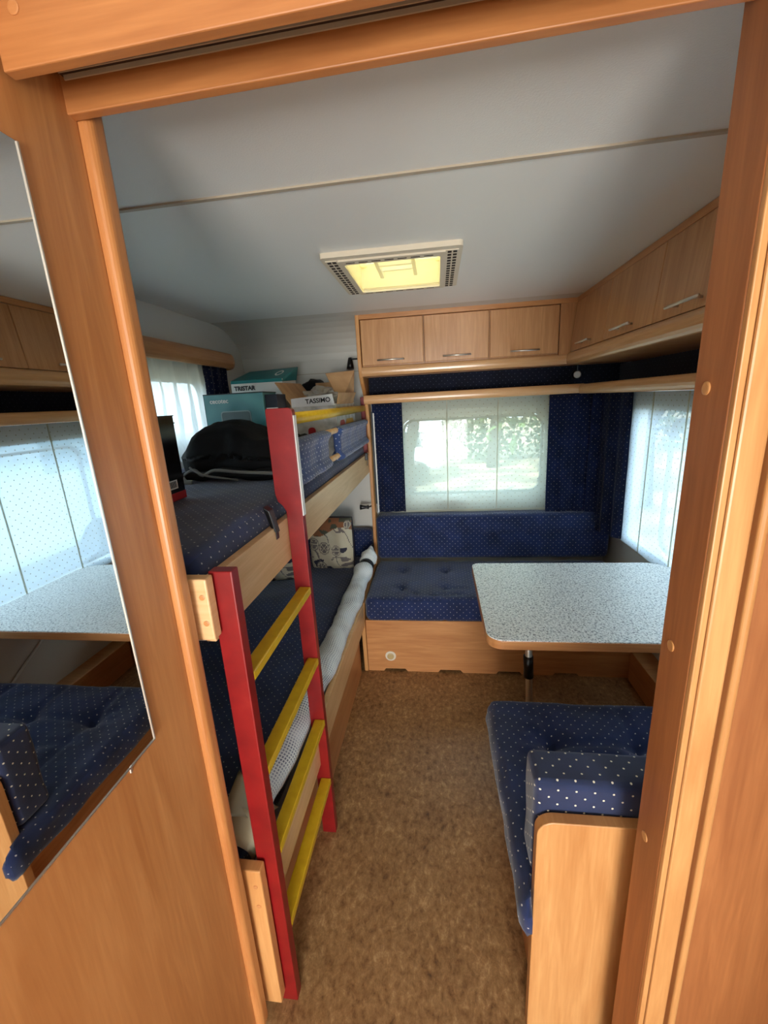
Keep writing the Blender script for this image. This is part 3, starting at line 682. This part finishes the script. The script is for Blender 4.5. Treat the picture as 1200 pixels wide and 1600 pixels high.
# safety net roll
rp = [V(-.50, .74, .515), V(-.497, .84, .495), V(-.49, 1.0, .48), V(-.484, 1.3, .468), V(-.478, 1.6, .462), V(-.472, 1.9, .47), V(-.466, 2.15, .49), V(-.458, 2.32, .515), V(-.452, 2.38, .522)]
def interp(ps, n):
    out = []
    for i in range(n+1):
        t = i/n*(len(ps)-1); j = min(int(t), len(ps)-2); s = t-j
        p0, p1, p2, p3 = ps[max(j-1, 0)], ps[j], ps[j+1], ps[min(j+2, len(ps)-1)]
        out.append(.5*((2*p1)+(p2-p0)*s+(2*p0-5*p1+4*p2-p3)*s*s+(3*p1-p0-3*p2+p3)*s**3))
    return out
nr = thing('rolled_safety_net', (-.475, 1.5, .43), 'long white mesh safety net rolled up along the lower bunk edge', 'safety net')
P_ = interp(rp, 60); bmn = tube(P_, [.052+.006*math.sin(i*.5) for i in range(61)], 28, ry=[.040+.005*math.sin(i*.37+1) for i in range(61)])
for v in bmn.verts: v.co += V(nz(v.co, 12, .010), 0, nz(v.co+V(3, 3, 3), 14, .010))
obj('net_roll', bmn, NET, nr, smooth=True)
Q = interp([V(-.452, 2.38, .522), V(-.448, 2.44, .535), V(-.442, 2.50, .56), V(-.438, 2.55, .59)], 14)
bmq = tube(Q, [.034, .036, .040, .044, .047, .049, .050, .049, .046, .041, .035, .027, .018, .010, .004], 20)
for v in bmq.verts: v.co += V(nz(v.co, 30, .012), 0, nz(v.co+V(3, 3, 3), 30, .012))
obj('net_end', bmq, NETF, nr, smooth=True)
obj('strap', tube([V(-.453, 2.365, .52), V(-.450, 2.40, .525)], .046, 24, ry=.046), BLACKP, nr, smooth=True)
# beige folded end of the net near the ladder
bm = bmesh.new(); G = []
for i in range(15):
    row = []
    for j in range(9):
        u, v = i/14, j/8
        p = V(-.545+.085*u+.02*v, .735+.09*v-.02*math.sin(u*4), .53+.045*math.sin(u*3.2+v)-.055*u*v+.03*v)
        row.append(bm.verts.new(p))
    G.append(row)
for i in range(14):
    for j in range(8): bm.faces.new((G[i][j], G[i+1][j], G[i+1][j+1], G[i][j+1]))
bmesh.ops.solidify(bm, geom=bm.faces[:], thickness=.003)
obj('folded_hem', bm, BEIGE, nr, smooth=True)
hm = interp([V(-.535, .70, .50), V(-.50, .70, .515), V(-.465, .705, .49), V(-.455, .705, .455)], 10)
bm = bmesh.new(); rows = [[bm.verts.new(p+V(0, .0, 0)+V(.01*math.sin(q), .05*q/3, .018*q)) for q in range(4)] for p in hm]
for i in range(10):
    for j in range(3): bm.faces.new((rows[i][j], rows[i+1][j], rows[i+1][j+1], rows[i][j+1]))
bmesh.ops.solidify(bm, geom=bm.faces[:], thickness=.003)
obj('folded_hem', bm, BEIGE, nr, smooth=True)

# ================================================================== LADDER
ld = thing('bunk_ladder', (-.41, .93, 0), 'bunk ladder with red uprights and yellow rungs standing against the beds', 'ladder')
obj('upright', B((-.437, -.389, .694, .722, 0, 1.205), bevel=.0025), REDP, ld)
fp = [(-.439, 0), (-.391, 0), (-.388, 1.46)]
fp = [(-.439, 0), (-.391, 0), (-.391, 1.478)]+[(-.403+.012*math.cos(math.radians(t)), 1.484+.012*math.sin(math.radians(t))) for t in (0, 30, 60, 90)]+[(-.465, 1.496), (-.467, 1.488), (-.467, 1.26), (-.462, 1.235), (-.448, 1.222), (-.439, 1.205)]
u2 = obj('upright', prism(fp, 'y', 1.137, 1.163, bevel=.0015), REDP, ld)
obj('edge_strip', B((-.391, -.3885, 1.140, 1.161, 1.19, 1.475)), PRINTW, u2)
for z in (.958, .712, .478, .236):
    obj('rung', B((-.424, -.389, .722, 1.137, z-.012, z+.010), bevel=.003), YELP, ld)
# ---- guard rail of the upper bunk
gr = thing('bunk_guard', (-.44, 1.9, 1.24), 'guard of the upper bunk with yellow top rail and pale poles', 'guard rail')
obj('top_rail', tube([V(-.447, 1.163, 1.462), V(-.450, 2.65, 1.462)], .014, 14, ry=.019), YELP, gr, smooth=True)
obj('post', B((-.468, -.442, 2.655, 2.678, 1.186, 1.53), bevel=.003), REDP, gr)
for z in (1.385, 1.272): obj('pole', tube([V(-.447, 1.163, z), V(-.449, 2.65, z)], .0125, 16), WPALE, gr, smooth=True)
def gfab(y0, y1):
    def fn(p, n):
        w = nz(V(p.x, p.y*2.5, p.z*.6), 6, .007)
        bul = .015*(math.exp(-((p.z-1.383)/.016)**2)+math.exp(-((p.z-1.268)/.015)**2))-.004*math.exp(-((p.z-1.298)/.006)**2)
        return V(n.x*(w+bul), 0, 0)
    return cushion(-.463, -.431, y0, y1, 1.248, 1.399, .012, .009, fn)
obj('fabric_sleeve', gfab(1.185, 1.665), NAVYP, gr, smooth=True); obj('fabric_sleeve', gfab(1.86, 2.60), NAVYP, gr, smooth=True)
# clamps
cl_ = thing('black_clamp', (-.447, 1.055, 1.19), 'black plastic strap clamp on the upper bunk rail by the ladder', 'clamp')
obj('clamp_body', hexa([(-.450, 1.035, 1.188), (-.434, 1.035, 1.168), (-.434, 1.065, 1.168), (-.450, 1.065, 1.188), (-.462, 1.028, 1.246), (-.444, 1.028, 1.234), (-.444, 1.058, 1.234), (-.462, 1.058, 1.246)], bevel=.003), BLACKP, cl_)
obj('strap', B((-.4395, -.4375, 1.042, 1.062, 1.15, 1.19), bevel=.0008), BLACKP, cl_)
c2 = thing('black_clamp', (-.44, 2.55, 1.19), 'small black strap hanging at the far end of the upper bunk rail', 'clamp')
obj('clamp_body', B((-.44, -.425, 2.53, 2.56, 1.155, 1.20), bevel=.003), BLACKP, c2)
obj('strap', tube(interp([V(-.432, 2.545, 1.20), V(-.428, 2.56, 1.185), V(-.43, 2.555, 1.15), V(-.432, 2.56, 1.12)], 10), .006, 8, ry=.002), BLACKP, c2)

# ================================================================== THINGS ON THE UPPER BUNK
MT = 1.243
# dark box at the left
bx = thing('black_box', (-.84, 1.14, MT), 'tall glossy black box with red base stripe at the left of the upper bunk', 'box')
obj('carton', B((-.90, -.778, 1.085, 1.195, MT, 1.490), bevel=.001), BOXBLK, bx)
obj('lid_flap', B((-.902, -.776, 1.083, 1.197, 1.468, 1.471), (-.902, -.7765, 1.083, 1.197, 1.489, 1.492)), BOXBLK, bx)
obj('red_stripe', B((-.9005, -.7772, 1.0845, 1.1955, MT+.001, MT+.024)), REDPR, bx)
bc = obj('barcode_label', B((-.7778, -.7770, 1.12, 1.16, MT+.036, MT+.062)), PRINTW, bx)
obj('barcode_bars', B(*[(-.7772, -.7764, 1.124+.004*i, 1.126+.004*i, MT+.040, MT+.059) for i in range(8)]), BLKPR, bc)
# teal appliance box
tbx = thing('teal_box', (-.89, 1.92, MT), 'teal appliance box with a grey device pictured, behind the black bag', 'box')
obj('carton', B((-1.045, -.765, 1.86, 2.02, MT, 1.565), bevel=.001), TEALG, tbx)
obj('top_edge', B((-1.047, -.763, 1.858, 2.022, 1.565, 1.569)), BLKPR, tbx)
obj('side_face', B((-1.0475, -1.045, 1.861, 2.019, MT, 1.565)), mat('dark_teal_card', (14, 44, 56), .4), tbx)
text('cecotec', (-1.018, 1.859, 1.528), (1, 0, 0), (0, 0, 1), .028, PRINTW, tbx, bold=.0006)
pd = obj('pictured_device', prism(rrect(-.972, -.830, 1.37, 1.492, .014, 4), 'y', 1.857, 1.8598), GREYL, tbx)
obj('device_body', prism(rrect(-.968, -.834, 1.37, 1.487, .012, 4), 'y', 1.8562, 1.8569), GREYP, pd)
# white/teal box behind
tr = thing('white_and_teal_box', (-.9, 2.28, MT), 'white appliance box with a teal top band standing behind the teal box', 'box')
obj('carton', B((-1.072, -.79, 2.20, 2.42, MT, 1.640), bevel=.001), PRINTW, tr)
obj('teal_top', hexa([(-1.073, 2.199, 1.626), (-.789, 2.199, 1.626), (-.789, 2.43, 1.640), (-1.073, 2.43, 1.640), (-1.070, 2.2, 1.642), (-.792, 2.2, 1.642), (-.775, 2.44, 1.712), (-1.065, 2.44, 1.702)]), TEAL, tr)
text('TRISTAR', (-1.055, 2.198, 1.592), (1, 0, 0), (0, 0, 1), .030, BLKPR, tr, bold=.0012)
lr = V(1, 0, .0); up_ = V(0, .24, .07)
rg = ring([(math.cos(t*math.pi/8)*.016, math.sin(t*math.pi/8)*.016) for t in range(16)], [(math.cos(t*math.pi/8)*.011, math.sin(t*math.pi/8)*.011) for t in range(16)], 'z', 0, .001)
rg.transform(Matrix.Translation(V(-.84, 2.31, 1.676)) @ Matrix.Rotation(math.atan2(.07, .24), 4, 'X') @ Matrix.Diagonal((1.2, 3.5, 1, 1)))
obj('ring_mark', rg, PRINTW, tr)
# dark blue-black box under/beside
db = thing('dark_printed_box', (-.78, 2.1, MT), 'dark printed box with a white lettered strip beside the teal box', 'box')
obj('carton', B((-.760, -.705, 1.87, 1.985, MT, 1.555), bevel=.001), mat('dark_blue_card', (24, 28, 40), .4), db)
obj('white_strip', B((-.757, -.704, 1.868, 1.8695, 1.475, 1.497)), PRINTW, db)
text('UM Princess', (-.755, 1.8675, 1.482), (1, 0, 0), (0, 0, 1), .0105, BLKPR, db)
# cardboard box with coffee machine print
cb = thing('open_cardboard_box', (-.55, 2.2, MT), 'open brown cardboard box with white lettered flap and a coffee machine pictured', 'box')
cx0, cx1, cy0, cy1, cz1 = -.685, -.475, 2.0, 2.46, 1.50
obj('front_wall', B((cx0, cx1, cy0, cy0+.005, MT, cz1)), PRINTG, cb); obj('left_wall', B((cx0-.005, cx0, cy0, cy1, MT, cz1)), CARD, cb)
obj('right_wall', B((cx1, cx1+.005, cy0, cy1, MT, cz1)), PRINTG, cb); obj('back_wall', B((cx0, cx1, cy1-.005, cy1, MT, cz1)), CARD, cb)
obj('bottom_wall', B((cx0, cx1, cy0, cy1, MT, MT+.005)), CARD, cb)
def flap(pts, m, t=.004):
    n = (Vector(pts[1])-Vector(pts[0])).cross(Vector(pts[2])-Vector(pts[0])).normalized()*t
    return obj('flap', hexa([Vector(p) for p in pts]+[Vector(p)+n for p in pts]), m, cb)
flap([(cx0-.002, cy0, cz1), (cx0-.002, cy1, cz1), (cx0-.088, cy1-.02, cz1+.118), (cx0-.080, cy0+.02, cz1+.11)], CARD)
flap([(cx1-.02, cy0+.20, cz1), (cx1+.01, cy1-.06, cz1), (cx1+.03, cy1-.08, cz1+.17), (cx1-.10, cy0+.26, cz1+.155)], CARD)
flap([(cx0, cy1, cz1), (cx1, cy1, cz1), (cx1-.02, cy1+.02, cz1+.12), (cx0-.01, cy1+.03, cz1+.12)], CARD)
flap([(cx1+.004, cy0+.02, cz1-.002), (cx1+.004, cy0+.4, cz1-.002), (cx1+.03, cy0+.38, cz1+.055), (cx1+.015, cy0+.03, cz1+.05)], CARD)
ff_ = flap([(cx0, cy0+.001, cz1-.006), (cx1+.0, cy0+.001, cz1-.006), (cx1-.006, cy0-.012, cz1+.045), (cx0+.004, cy0-.012, cz1+.032)], PRINTW)
text('TASSIMO', (cx0+.072, cy0-.008, cz1+.006), (1, 0, .04), (0, -.012, .05), .030, BLKPR, ff_, bold=.0006)
lgm = disc((cx0+.052, cy0-.0065, cz1+.017), (0, -1, -.2), .0125, .002); obj('round_mark', lgm, MAROON, ff_)
mc = obj('pictured_machine', prism(rrect(-.615, -.578, 1.31, 1.395, .016, 5), 'y', cy0-.0015, cy0-.0002), REDPR, cb)
obj('machine_shadow', prism(rrect(-.612, -.581, 1.30, 1.345, .006, 3), 'y', cy0-.0026, cy0-.0016), BLKPR, mc)
obj('pictured_machine', prism(rrect(2.06, 2.17, 1.31, 1.42, .03, 5), 'x', cx1+.0052, cx1+.0065), REDPR, cb)
obj('yellow_print', prism(rrect(2.20, 2.40, 1.30, 1.42, .03, 5), 'x', cx1+.0052, cx1+.006), YELPR, cb)
bm = bmesh.new(); bmesh.ops.create_icosphere(bm, subdivisions=4, radius=1)
for v in bm.verts:
    q = v.co.copy(); v.co = V(q.x*.088, q.y*.19, q.z*.05)*(1+.5*noise.noise(q*2.5)+.2*noise.noise(q*7))+V(-.585, 2.24, 1.535)
    v.co.z = max(v.co.z, MT+.02)
tag(obj('crumpled_plastic_bag', bm, PLASTICBAG, None, smooth=False), 'crumpled clear plastic bag sticking out of the open cardboard box', 'plastic bag')
bm = bmesh.new(); bmesh.ops.create_icosphere(bm, subdivisions=3, radius=1)
for v in bm.verts:
    q = v.co.copy(); v.co = V(q.x*.07, q.y*.12, q.z*.05)*(1+.25*noise.noise(q*2))+V(-.74, 2.62, 1.60)
    if v.co.z < 1.57: v.co.z = MT+.002+(v.co.z-1.54)*.1 if v.co.z < 1.55 else v.co.z
tag(obj('dark_bag', bm, BAG, None, smooth=True), 'dark rounded bag just showing behind the cardboard box', 'bag')
# black bag
bag = thing('black_bag', (-.82, 1.62, MT), 'black folded nylon bag with grey straps on the upper bunk', 'bag')
bm = cushion(-1.045, -.50, 1.47, 1.80, MT+.012, 1.385, .07, .018)
for v in bm.verts:
    p = v.co; u = (p.x+1.045)/.545
    top = max(0, (p.z-1.30)/.10)
    p.z += top*(.075*math.exp(-((u-.40)/.22)**2)-.05*(max(0, .22-u)/.22)+nz(p, 9, .03))
    p.x += nz(p+V(4, 0, 0), 8, .035); p.y += nz(p+V(0, 4, 0), 8, .035)+ (.05*(p.z-1.26)/.2)
    p.z += nz(p, 26, .008)+.014*abs(noise.noise(p*9))-.006; p.y += .012*abs(noise.noise(p*13+V(9, 0, 0)))
    if u < .2:
        p.y = 1.62+(p.y-1.62)*(.5+2.5*u); p.z = 1.335+(p.z-1.335)*(.42+2.9*u)
    p.z = max(p.z, MT+.006)
obj('bag_body', bm, BAG, bag, smooth=True)
bm = cushion(-.955, -.52, 1.445, 1.60, MT+.002, 1.285, .02, .014, lambda p, n: n*nz(p, 16, .018))
for v in bm.verts: v.co.z = max(v.co.z, MT+.001)
obj('bottom_flap', bm, BAG, bag, smooth=True)
def strap(pts, w=.010): return tube(interp([V(*p) for p in pts], 24), .0035, 8, ry=w, up=V(0, .5, 1))
obj('strap', strap([(-.955, 1.475, 1.252), (-.93, 1.44, 1.275), (-.885, 1.43, 1.292), (-.85, 1.425, 1.272), (-.80, 1.42, 1.290), (-.70, 1.42, 1.280), (-.56, 1.42, 1.272)], .006), GREYW, bag, smooth=True)
obj('strap', strap([(-.90, 1.43, 1.302), (-.87, 1.42, 1.285), (-.83, 1.42, 1.270), (-.78, 1.42, 1.262), (-.72, 1.43, 1.25)], .004), GREYW, bag, smooth=True)
obj('strap', strap([(-.945, 1.50, 1.275), (-.94, 1.45, 1.262), (-.925, 1.43, 1.248), (-.90, 1.43, 1.246)], .010), GREYW, bag, smooth=True)

# ================================================================== VALANCE, LAMPS
va = thing('curtain_valance', (-1.17, 1.7, 1.735), 'rounded beech curtain valance on the left wall above the lace curtain', 'pelmet')
vp = lip_profile(-1.145, -1, 1.722, 1.806, .025)
obj('valance_board', prism(vp, 'y', .66, 2.42), WPEL if False else WCH, va)
endp = []
bm = bmesh.new(); R_ = []
for i in range(9):
    t = math.radians(90*i/8); cxp = -1.17+.0+(-.07)*(1-math.cos(t)); cyp = 2.42+.08*math.sin(t)
    s = 1-.0*i
    pr_ = [(x_, z_) for x_, z_ in vp]
    R_.append([bm.verts.new(V((x_+1.17)*math.cos(t)+-1.17-.075*(1-math.cos(t)), 2.42+.07*math.sin(t)+(x_+1.17)*math.sin(t)*.9, z_)) for x_, z_ in pr_])
for i in range(8):
    n_ = len(R_[0])
    for j in range(n_): bm.faces.new((R_[i][j], R_[i][(j+1) % n_], R_[i+1][(j+1) % n_], R_[i+1][j]))
bm.faces.new(R_[-1]); bmesh.ops.recalc_face_normals(bm, faces=bm.faces[:])
obj('valance_end', bm, WCH, va)
obj('valance_top', B((XL, -1.168, .66, 2.45, 1.795, 1.803)), WCH, va)
def spot(loc, d, label):
    l = thing('reading_lamp', loc, label, 'lamp'); p = Vector(loc)
    obj('wall_arm', tube([p+V(.065, .012, .02), p+V(.0, .0, .02)], .005, 8), BLACKP, l)
    obj('lamp_shade', tube([p+V(0, 0, .028), p+V(0, -.002, .014), p+V(0, -.006, -.01), p+V(0, -.012, -.036)], [.010, .014, .019, .022], 18), BLACKP, l, smooth=True)
spot((-.515, 2.66, 1.735), 1, 'small black reading lamp on the side panel above the upper bunk')
l2 = thing('reading_lamp', (-.48, 2.70, .83), 'small black reading lamp beside the side panel above the lower bunk', 'lamp')
obj('lamp_shade', tube([V(-.515, 2.66, .828), V(-.50, 2.66, .828), V(-.475, 2.66, .828), V(-.458, 2.66, .828)], [.018, .014, .010, .014], 16), BLACKP, l2, smooth=True)
obj('wall_arm', tube([V(-.462, 2.66, .828), V(-.442, 2.69, .828)], .005, 8), BLACKP, l2)
bs = tag(obj('blind_cassette_strip', B((-.408, -.398, 2.655, 2.668, .85, 1.44), bevel=.002), mat('dark_rubber_strip', (30, 32, 36), .5)), 'thin dark upright strip between side panel and left navy curtain', 'strip')
tag(obj('white_fixing_strip', B((-.397, -.389, 2.66, 2.668, .79, 1.43), bevel=.001), WHITEP), 'thin white upright strip beside the left navy curtain', 'strip')

# ================================================================== ROOF VENT
vt = thing('roof_vent', (-.14, 1.74, ZC-.03), 'square cream roof vent with yellow lit acrylic hatch in the ceiling', 'roof vent')
ox0, ox1, oy0, oy1 = -.368, .092, 1.49, 1.985; ix0, ix1, iy0, iy1 = -.30, .022, 1.56, 1.945
Z0, Z1 = ZC-.020, ZC
obj('frame', ring(rrect(ox0, ox1, oy0, oy1, .012, 3), rrect(ox0+.012, ox1-.012, oy0+.03, oy1-.012, .006, 3), 'z', Z0+.004, Z1), CREAM, vt)
for (gx0, gx1) in ((ox0+.012, ox0+.052), (ox1-.052, ox1-.012)):
    gp = obj('grille', B((gx0, gx1, oy0+.03, oy1-.012, Z0+.001, Z0+.010)), CREAM, vt); sl = []
    for i in range(15):
        y = oy0+.044+(oy1-oy0-.072)*i/14
        for xx in (gx0+.005, gx0+.0225): sl.append((xx, xx+.0125, y-.0085, y+.0085, Z0+.0003, Z0+.0009+.001))
    tag(obj('slots', B(*sl), DARKGAP, gp), kind='stuff')
obj('inner_frame', ring(rrect(ox0+.052, ox1-.052, oy0+.03, oy1-.012, .004, 3), rrect(ix0, ix1, iy0, iy1, .008, 3), 'z', Z0-.002, Z0+.014), CREAM, vt)
for ya, yb in ((iy0-.022, iy0-.017), (iy1+.008, iy1+.012)):
    for i in range(7):
        x = ix0+.01+(ix1-ix0-.02)*i/7; obj('slot', B((x, x+.03, ya, yb, Z0-.0030, Z0-.0019)), DARKGAP, vt)
obj('flyscreen_pane', B((ix0, ix1, iy0, iy1, Z0+.004, Z0+.006)), VENTP, vt)
obj('shaft', ring(rrect(ix0-.012, ix1+.012, iy0-.0, iy1+.0, .008, 3), rrect(ix0-.002, ix1+.002, iy0+.006, iy1-.006, .008, 3), 'z', Z1-.008, Z1+.075), CREAM, vt)
obj('hatch_dome', ring(rrect(-.34, .07, 1.54, 1.98, .03, 5), rrect(-.30, .03, 1.58, 1.94, .03, 5), 'z', Z1+.07, Z1+.085), VENTG, vt)
obj('hatch_lid', prism(rrect(-.34, .07, 1.54, 1.98, .03, 5), 'z', Z1+.085, Z1+.089), VENTG, vt)
hs = B((-.20, -.08, 1.70, 1.715, Z1+.005, Z1+.02), (-.20, -.08, 1.80, 1.812, Z1+.015, Z1+.03), (-.215, -.20, 1.64, 1.88, Z1+.01, Z1+.035), (-.08, -.066, 1.64, 1.88, Z1+.01, Z1+.035), (-.28, -.215, 1.66, 1.672, Z1+.03, Z1+.04), (-.066, .0, 1.66, 1.672, Z1+.03, Z1+.04), (-.28, -.27, 1.60, 1.67, Z1+.03, Z1+.04), bevel=.002)
tag(obj('opening_mechanism', hs, WHITEP, vt), kind='stuff')

# ================================================================== OUTSIDE
GZ = -.55
g = S(obj('ground', B((-30, 30, -20, 40, GZ-.2, GZ)), SAND))
def cloth_lump():
    b_ = bmesh.new(); bmesh.ops.create_icosphere(b_, subdivisions=4, radius=1)
    for v in b_.verts:
        q = v.co.copy(); k_ = 1+.5*noise.noise(q*2.2)+.25*abs(noise.noise(q*5)); v.co = V(.075+q.x*.085*k_, 2.748+q.y*.016, .845+q.z*.028*k_)
    return b_
def tree(x, y, h, r, seed, label, crown=True):
    rnd = random.Random(seed); t = thing('tree', (x, y, GZ), label, 'tree')
    tr_ = tube(interp([V(x, y, GZ-.05), V(x+rnd.uniform(-.1, .1), y, GZ+h*.35), V(x+rnd.uniform(-.3, .3), y, GZ+h*.7), V(x+rnd.uniform(-.3, .3), y, GZ+h)], 9), [r*(1.2-.09*i) for i in range(10)], 10)
    for s in range(4):
        a0 = rnd.uniform(0, 6.28); z = GZ+h*rnd.uniform(.35, .7); tube([V(x, y, z), V(x+math.cos(a0)*.5, y+math.sin(a0)*.5, z+.5), V(x+math.cos(a0)*1.1, y+math.sin(a0)*1.1, z+1.3)], [r*.45, r*.3, r*.12], 7, bm=tr_)
    obj('trunk', tr_, BARK, t, smooth=True)
    bm = bmesh.new()
    cen = [V(x+rnd.gauss(0, .8), y+rnd.gauss(0, .8), GZ+h*rnd.uniform(.6, 1.15)) for _ in range(9)]
    for i in range(1500):
        c = rnd.choice(cen); p = c+V(rnd.gauss(0, .42), rnd.gauss(0, .42), rnd.gauss(0, .36)); s = rnd.uniform(.06, .13)
        u = V(rnd.gauss(0, 1), rnd.gauss(0, 1), rnd.gauss(0, 1)).normalized(); w = u.orthogonal().normalized()
        bm.faces.new([bm.verts.new(p+u*s), bm.verts.new(p+w*s*.6), bm.verts.new(p-u*s), bm.verts.new(p-w*s*.6)])
    obj('crown', bm, LEAF, t)
tree(-.35, 6.2, 3.6, .09, 1, 'slim tree seen through the left part of the end window')
tree(1.6, 12.6, 4.2, .16, 2, 'green tree seen through the middle of the end window')
tree(3.6, 7.8, 4.0, .15, 3, 'tree seen through the right part of the end window')
tree(9.0, 2.0, 4.2, .17, 4, 'tree behind the van outside the right window')
tree(8.5, 9.5, 4.4, .17, 5, 'farther tree outside the right window')
def hedge(x0, x1, y0, y1, h, seed, label):
    rnd = random.Random(seed); bm = bmesh.new()
    n = int((x1-x0)*(y1-y0)*900)
    for i in range(min(n, 6000)):
        p = V(rnd.uniform(x0, x1), rnd.uniform(y0, y1), GZ+h*rnd.random()**.8); s = rnd.uniform(.07, .15)
        u = V(rnd.gauss(0, 1), rnd.gauss(0, 1), rnd.gauss(0, 1)).normalized(); w = u.orthogonal().normalized()
        bm.faces.new([bm.verts.new(p+u*s), bm.verts.new(p+w*s*.6), bm.verts.new(p-u*s), bm.verts.new(p-w*s*.6)])
    tag(obj('hedge', bm, HEDGE), label, 'hedge', kind='stuff')
tag(obj('crumpled_cloth', cloth_lump(), PRINTW, None, smooth=True), 'crumpled white cloth lying on the sill behind the end window sheer', 'cloth')
pv = thing('added_tint_van', (4.4, 3.5, GZ), 'pale blue van added outside to turn the right window view bluish', 'van')  # van added outside; its pale blue side makes the right window look bluish
obj('body', B((3.9, 5.6, .6, 6.2, GZ+.35, GZ+2.3), bevel=.15, seg=3), mat('pale_blue_paint', (176, 204, 228), .4), pv)
obj('side_window', B((3.885, 3.9, 4.6, 5.6, GZ+1.4, GZ+1.95), bevel=.005), mat('van_glass', (120, 150, 170), .1), pv)
for y in (1.5, 5.2): obj('wheel', disc((3.93, y, GZ+.33), (-1, 0, 0), .33, .1, 24), BLACKP, pv)
hedge(-7, 9, 14, 14.8, 2.6, 11, 'long green hedge far behind the end window')
hedge(13, 13.8, -3, 13, 2.6, 12, 'green hedge outside the right window')
# parked white trailer seen faintly at the left of the end window
wt = thing('parked_trailer', (-1.3, 11, GZ), 'pale parked trailer faintly visible through the end window', 'trailer')
obj('body', B((-2.6, .1, 10.2, 12, GZ+.35, GZ+1.55), bevel=.12, seg=3), mat('trailer_paint', (205, 214, 220), .4), wt)
obj('window_band', B((-2.2, -.3, 10.185, 10.2, GZ+.95, GZ+1.3), bevel=.005), mat('trailer_window', (70, 84, 96), .2), wt)
for x in (-2.0, -.5): obj('wheel', disc((x, 10.19, GZ+.3), (0, -1, 0), .3, .16, 24), BLACKP, wt)
GROUPS = {'overhead_cabinet': 'beech overhead cabinets', 'curtain': 'navy dotted curtains', 'sheer_panel': 'dotted sheer panels over the windows', 'pillow': 'citrus print pillows on the lower bunk',
          'tree': 'trees outside the windows', 'seat_cushion': 'navy seat cushions', 'backrest_cushion': 'navy backrest cushions', 'mattress': 'navy bunk mattresses', 'reading_lamp': 'small black reading lamps',
          'black_clamp': 'black clamps on the upper bunk rail', 'window_pelmet': 'beech pelmets above the windows', 'cabinet_lip': 'rounded lips under the cabinets', 'cabinet_top_trim': 'trims above the cabinets', 'hedge': 'hedges outside'}
for o in bpy.data.objects:
    n_ = o.name.split('.')[0]
    if o.parent is None and 'category' in o and n_ in GROUPS: o['group'] = GROUPS[n_]
for o in bpy.data.objects:
    if '_o' in o: del o['_o']
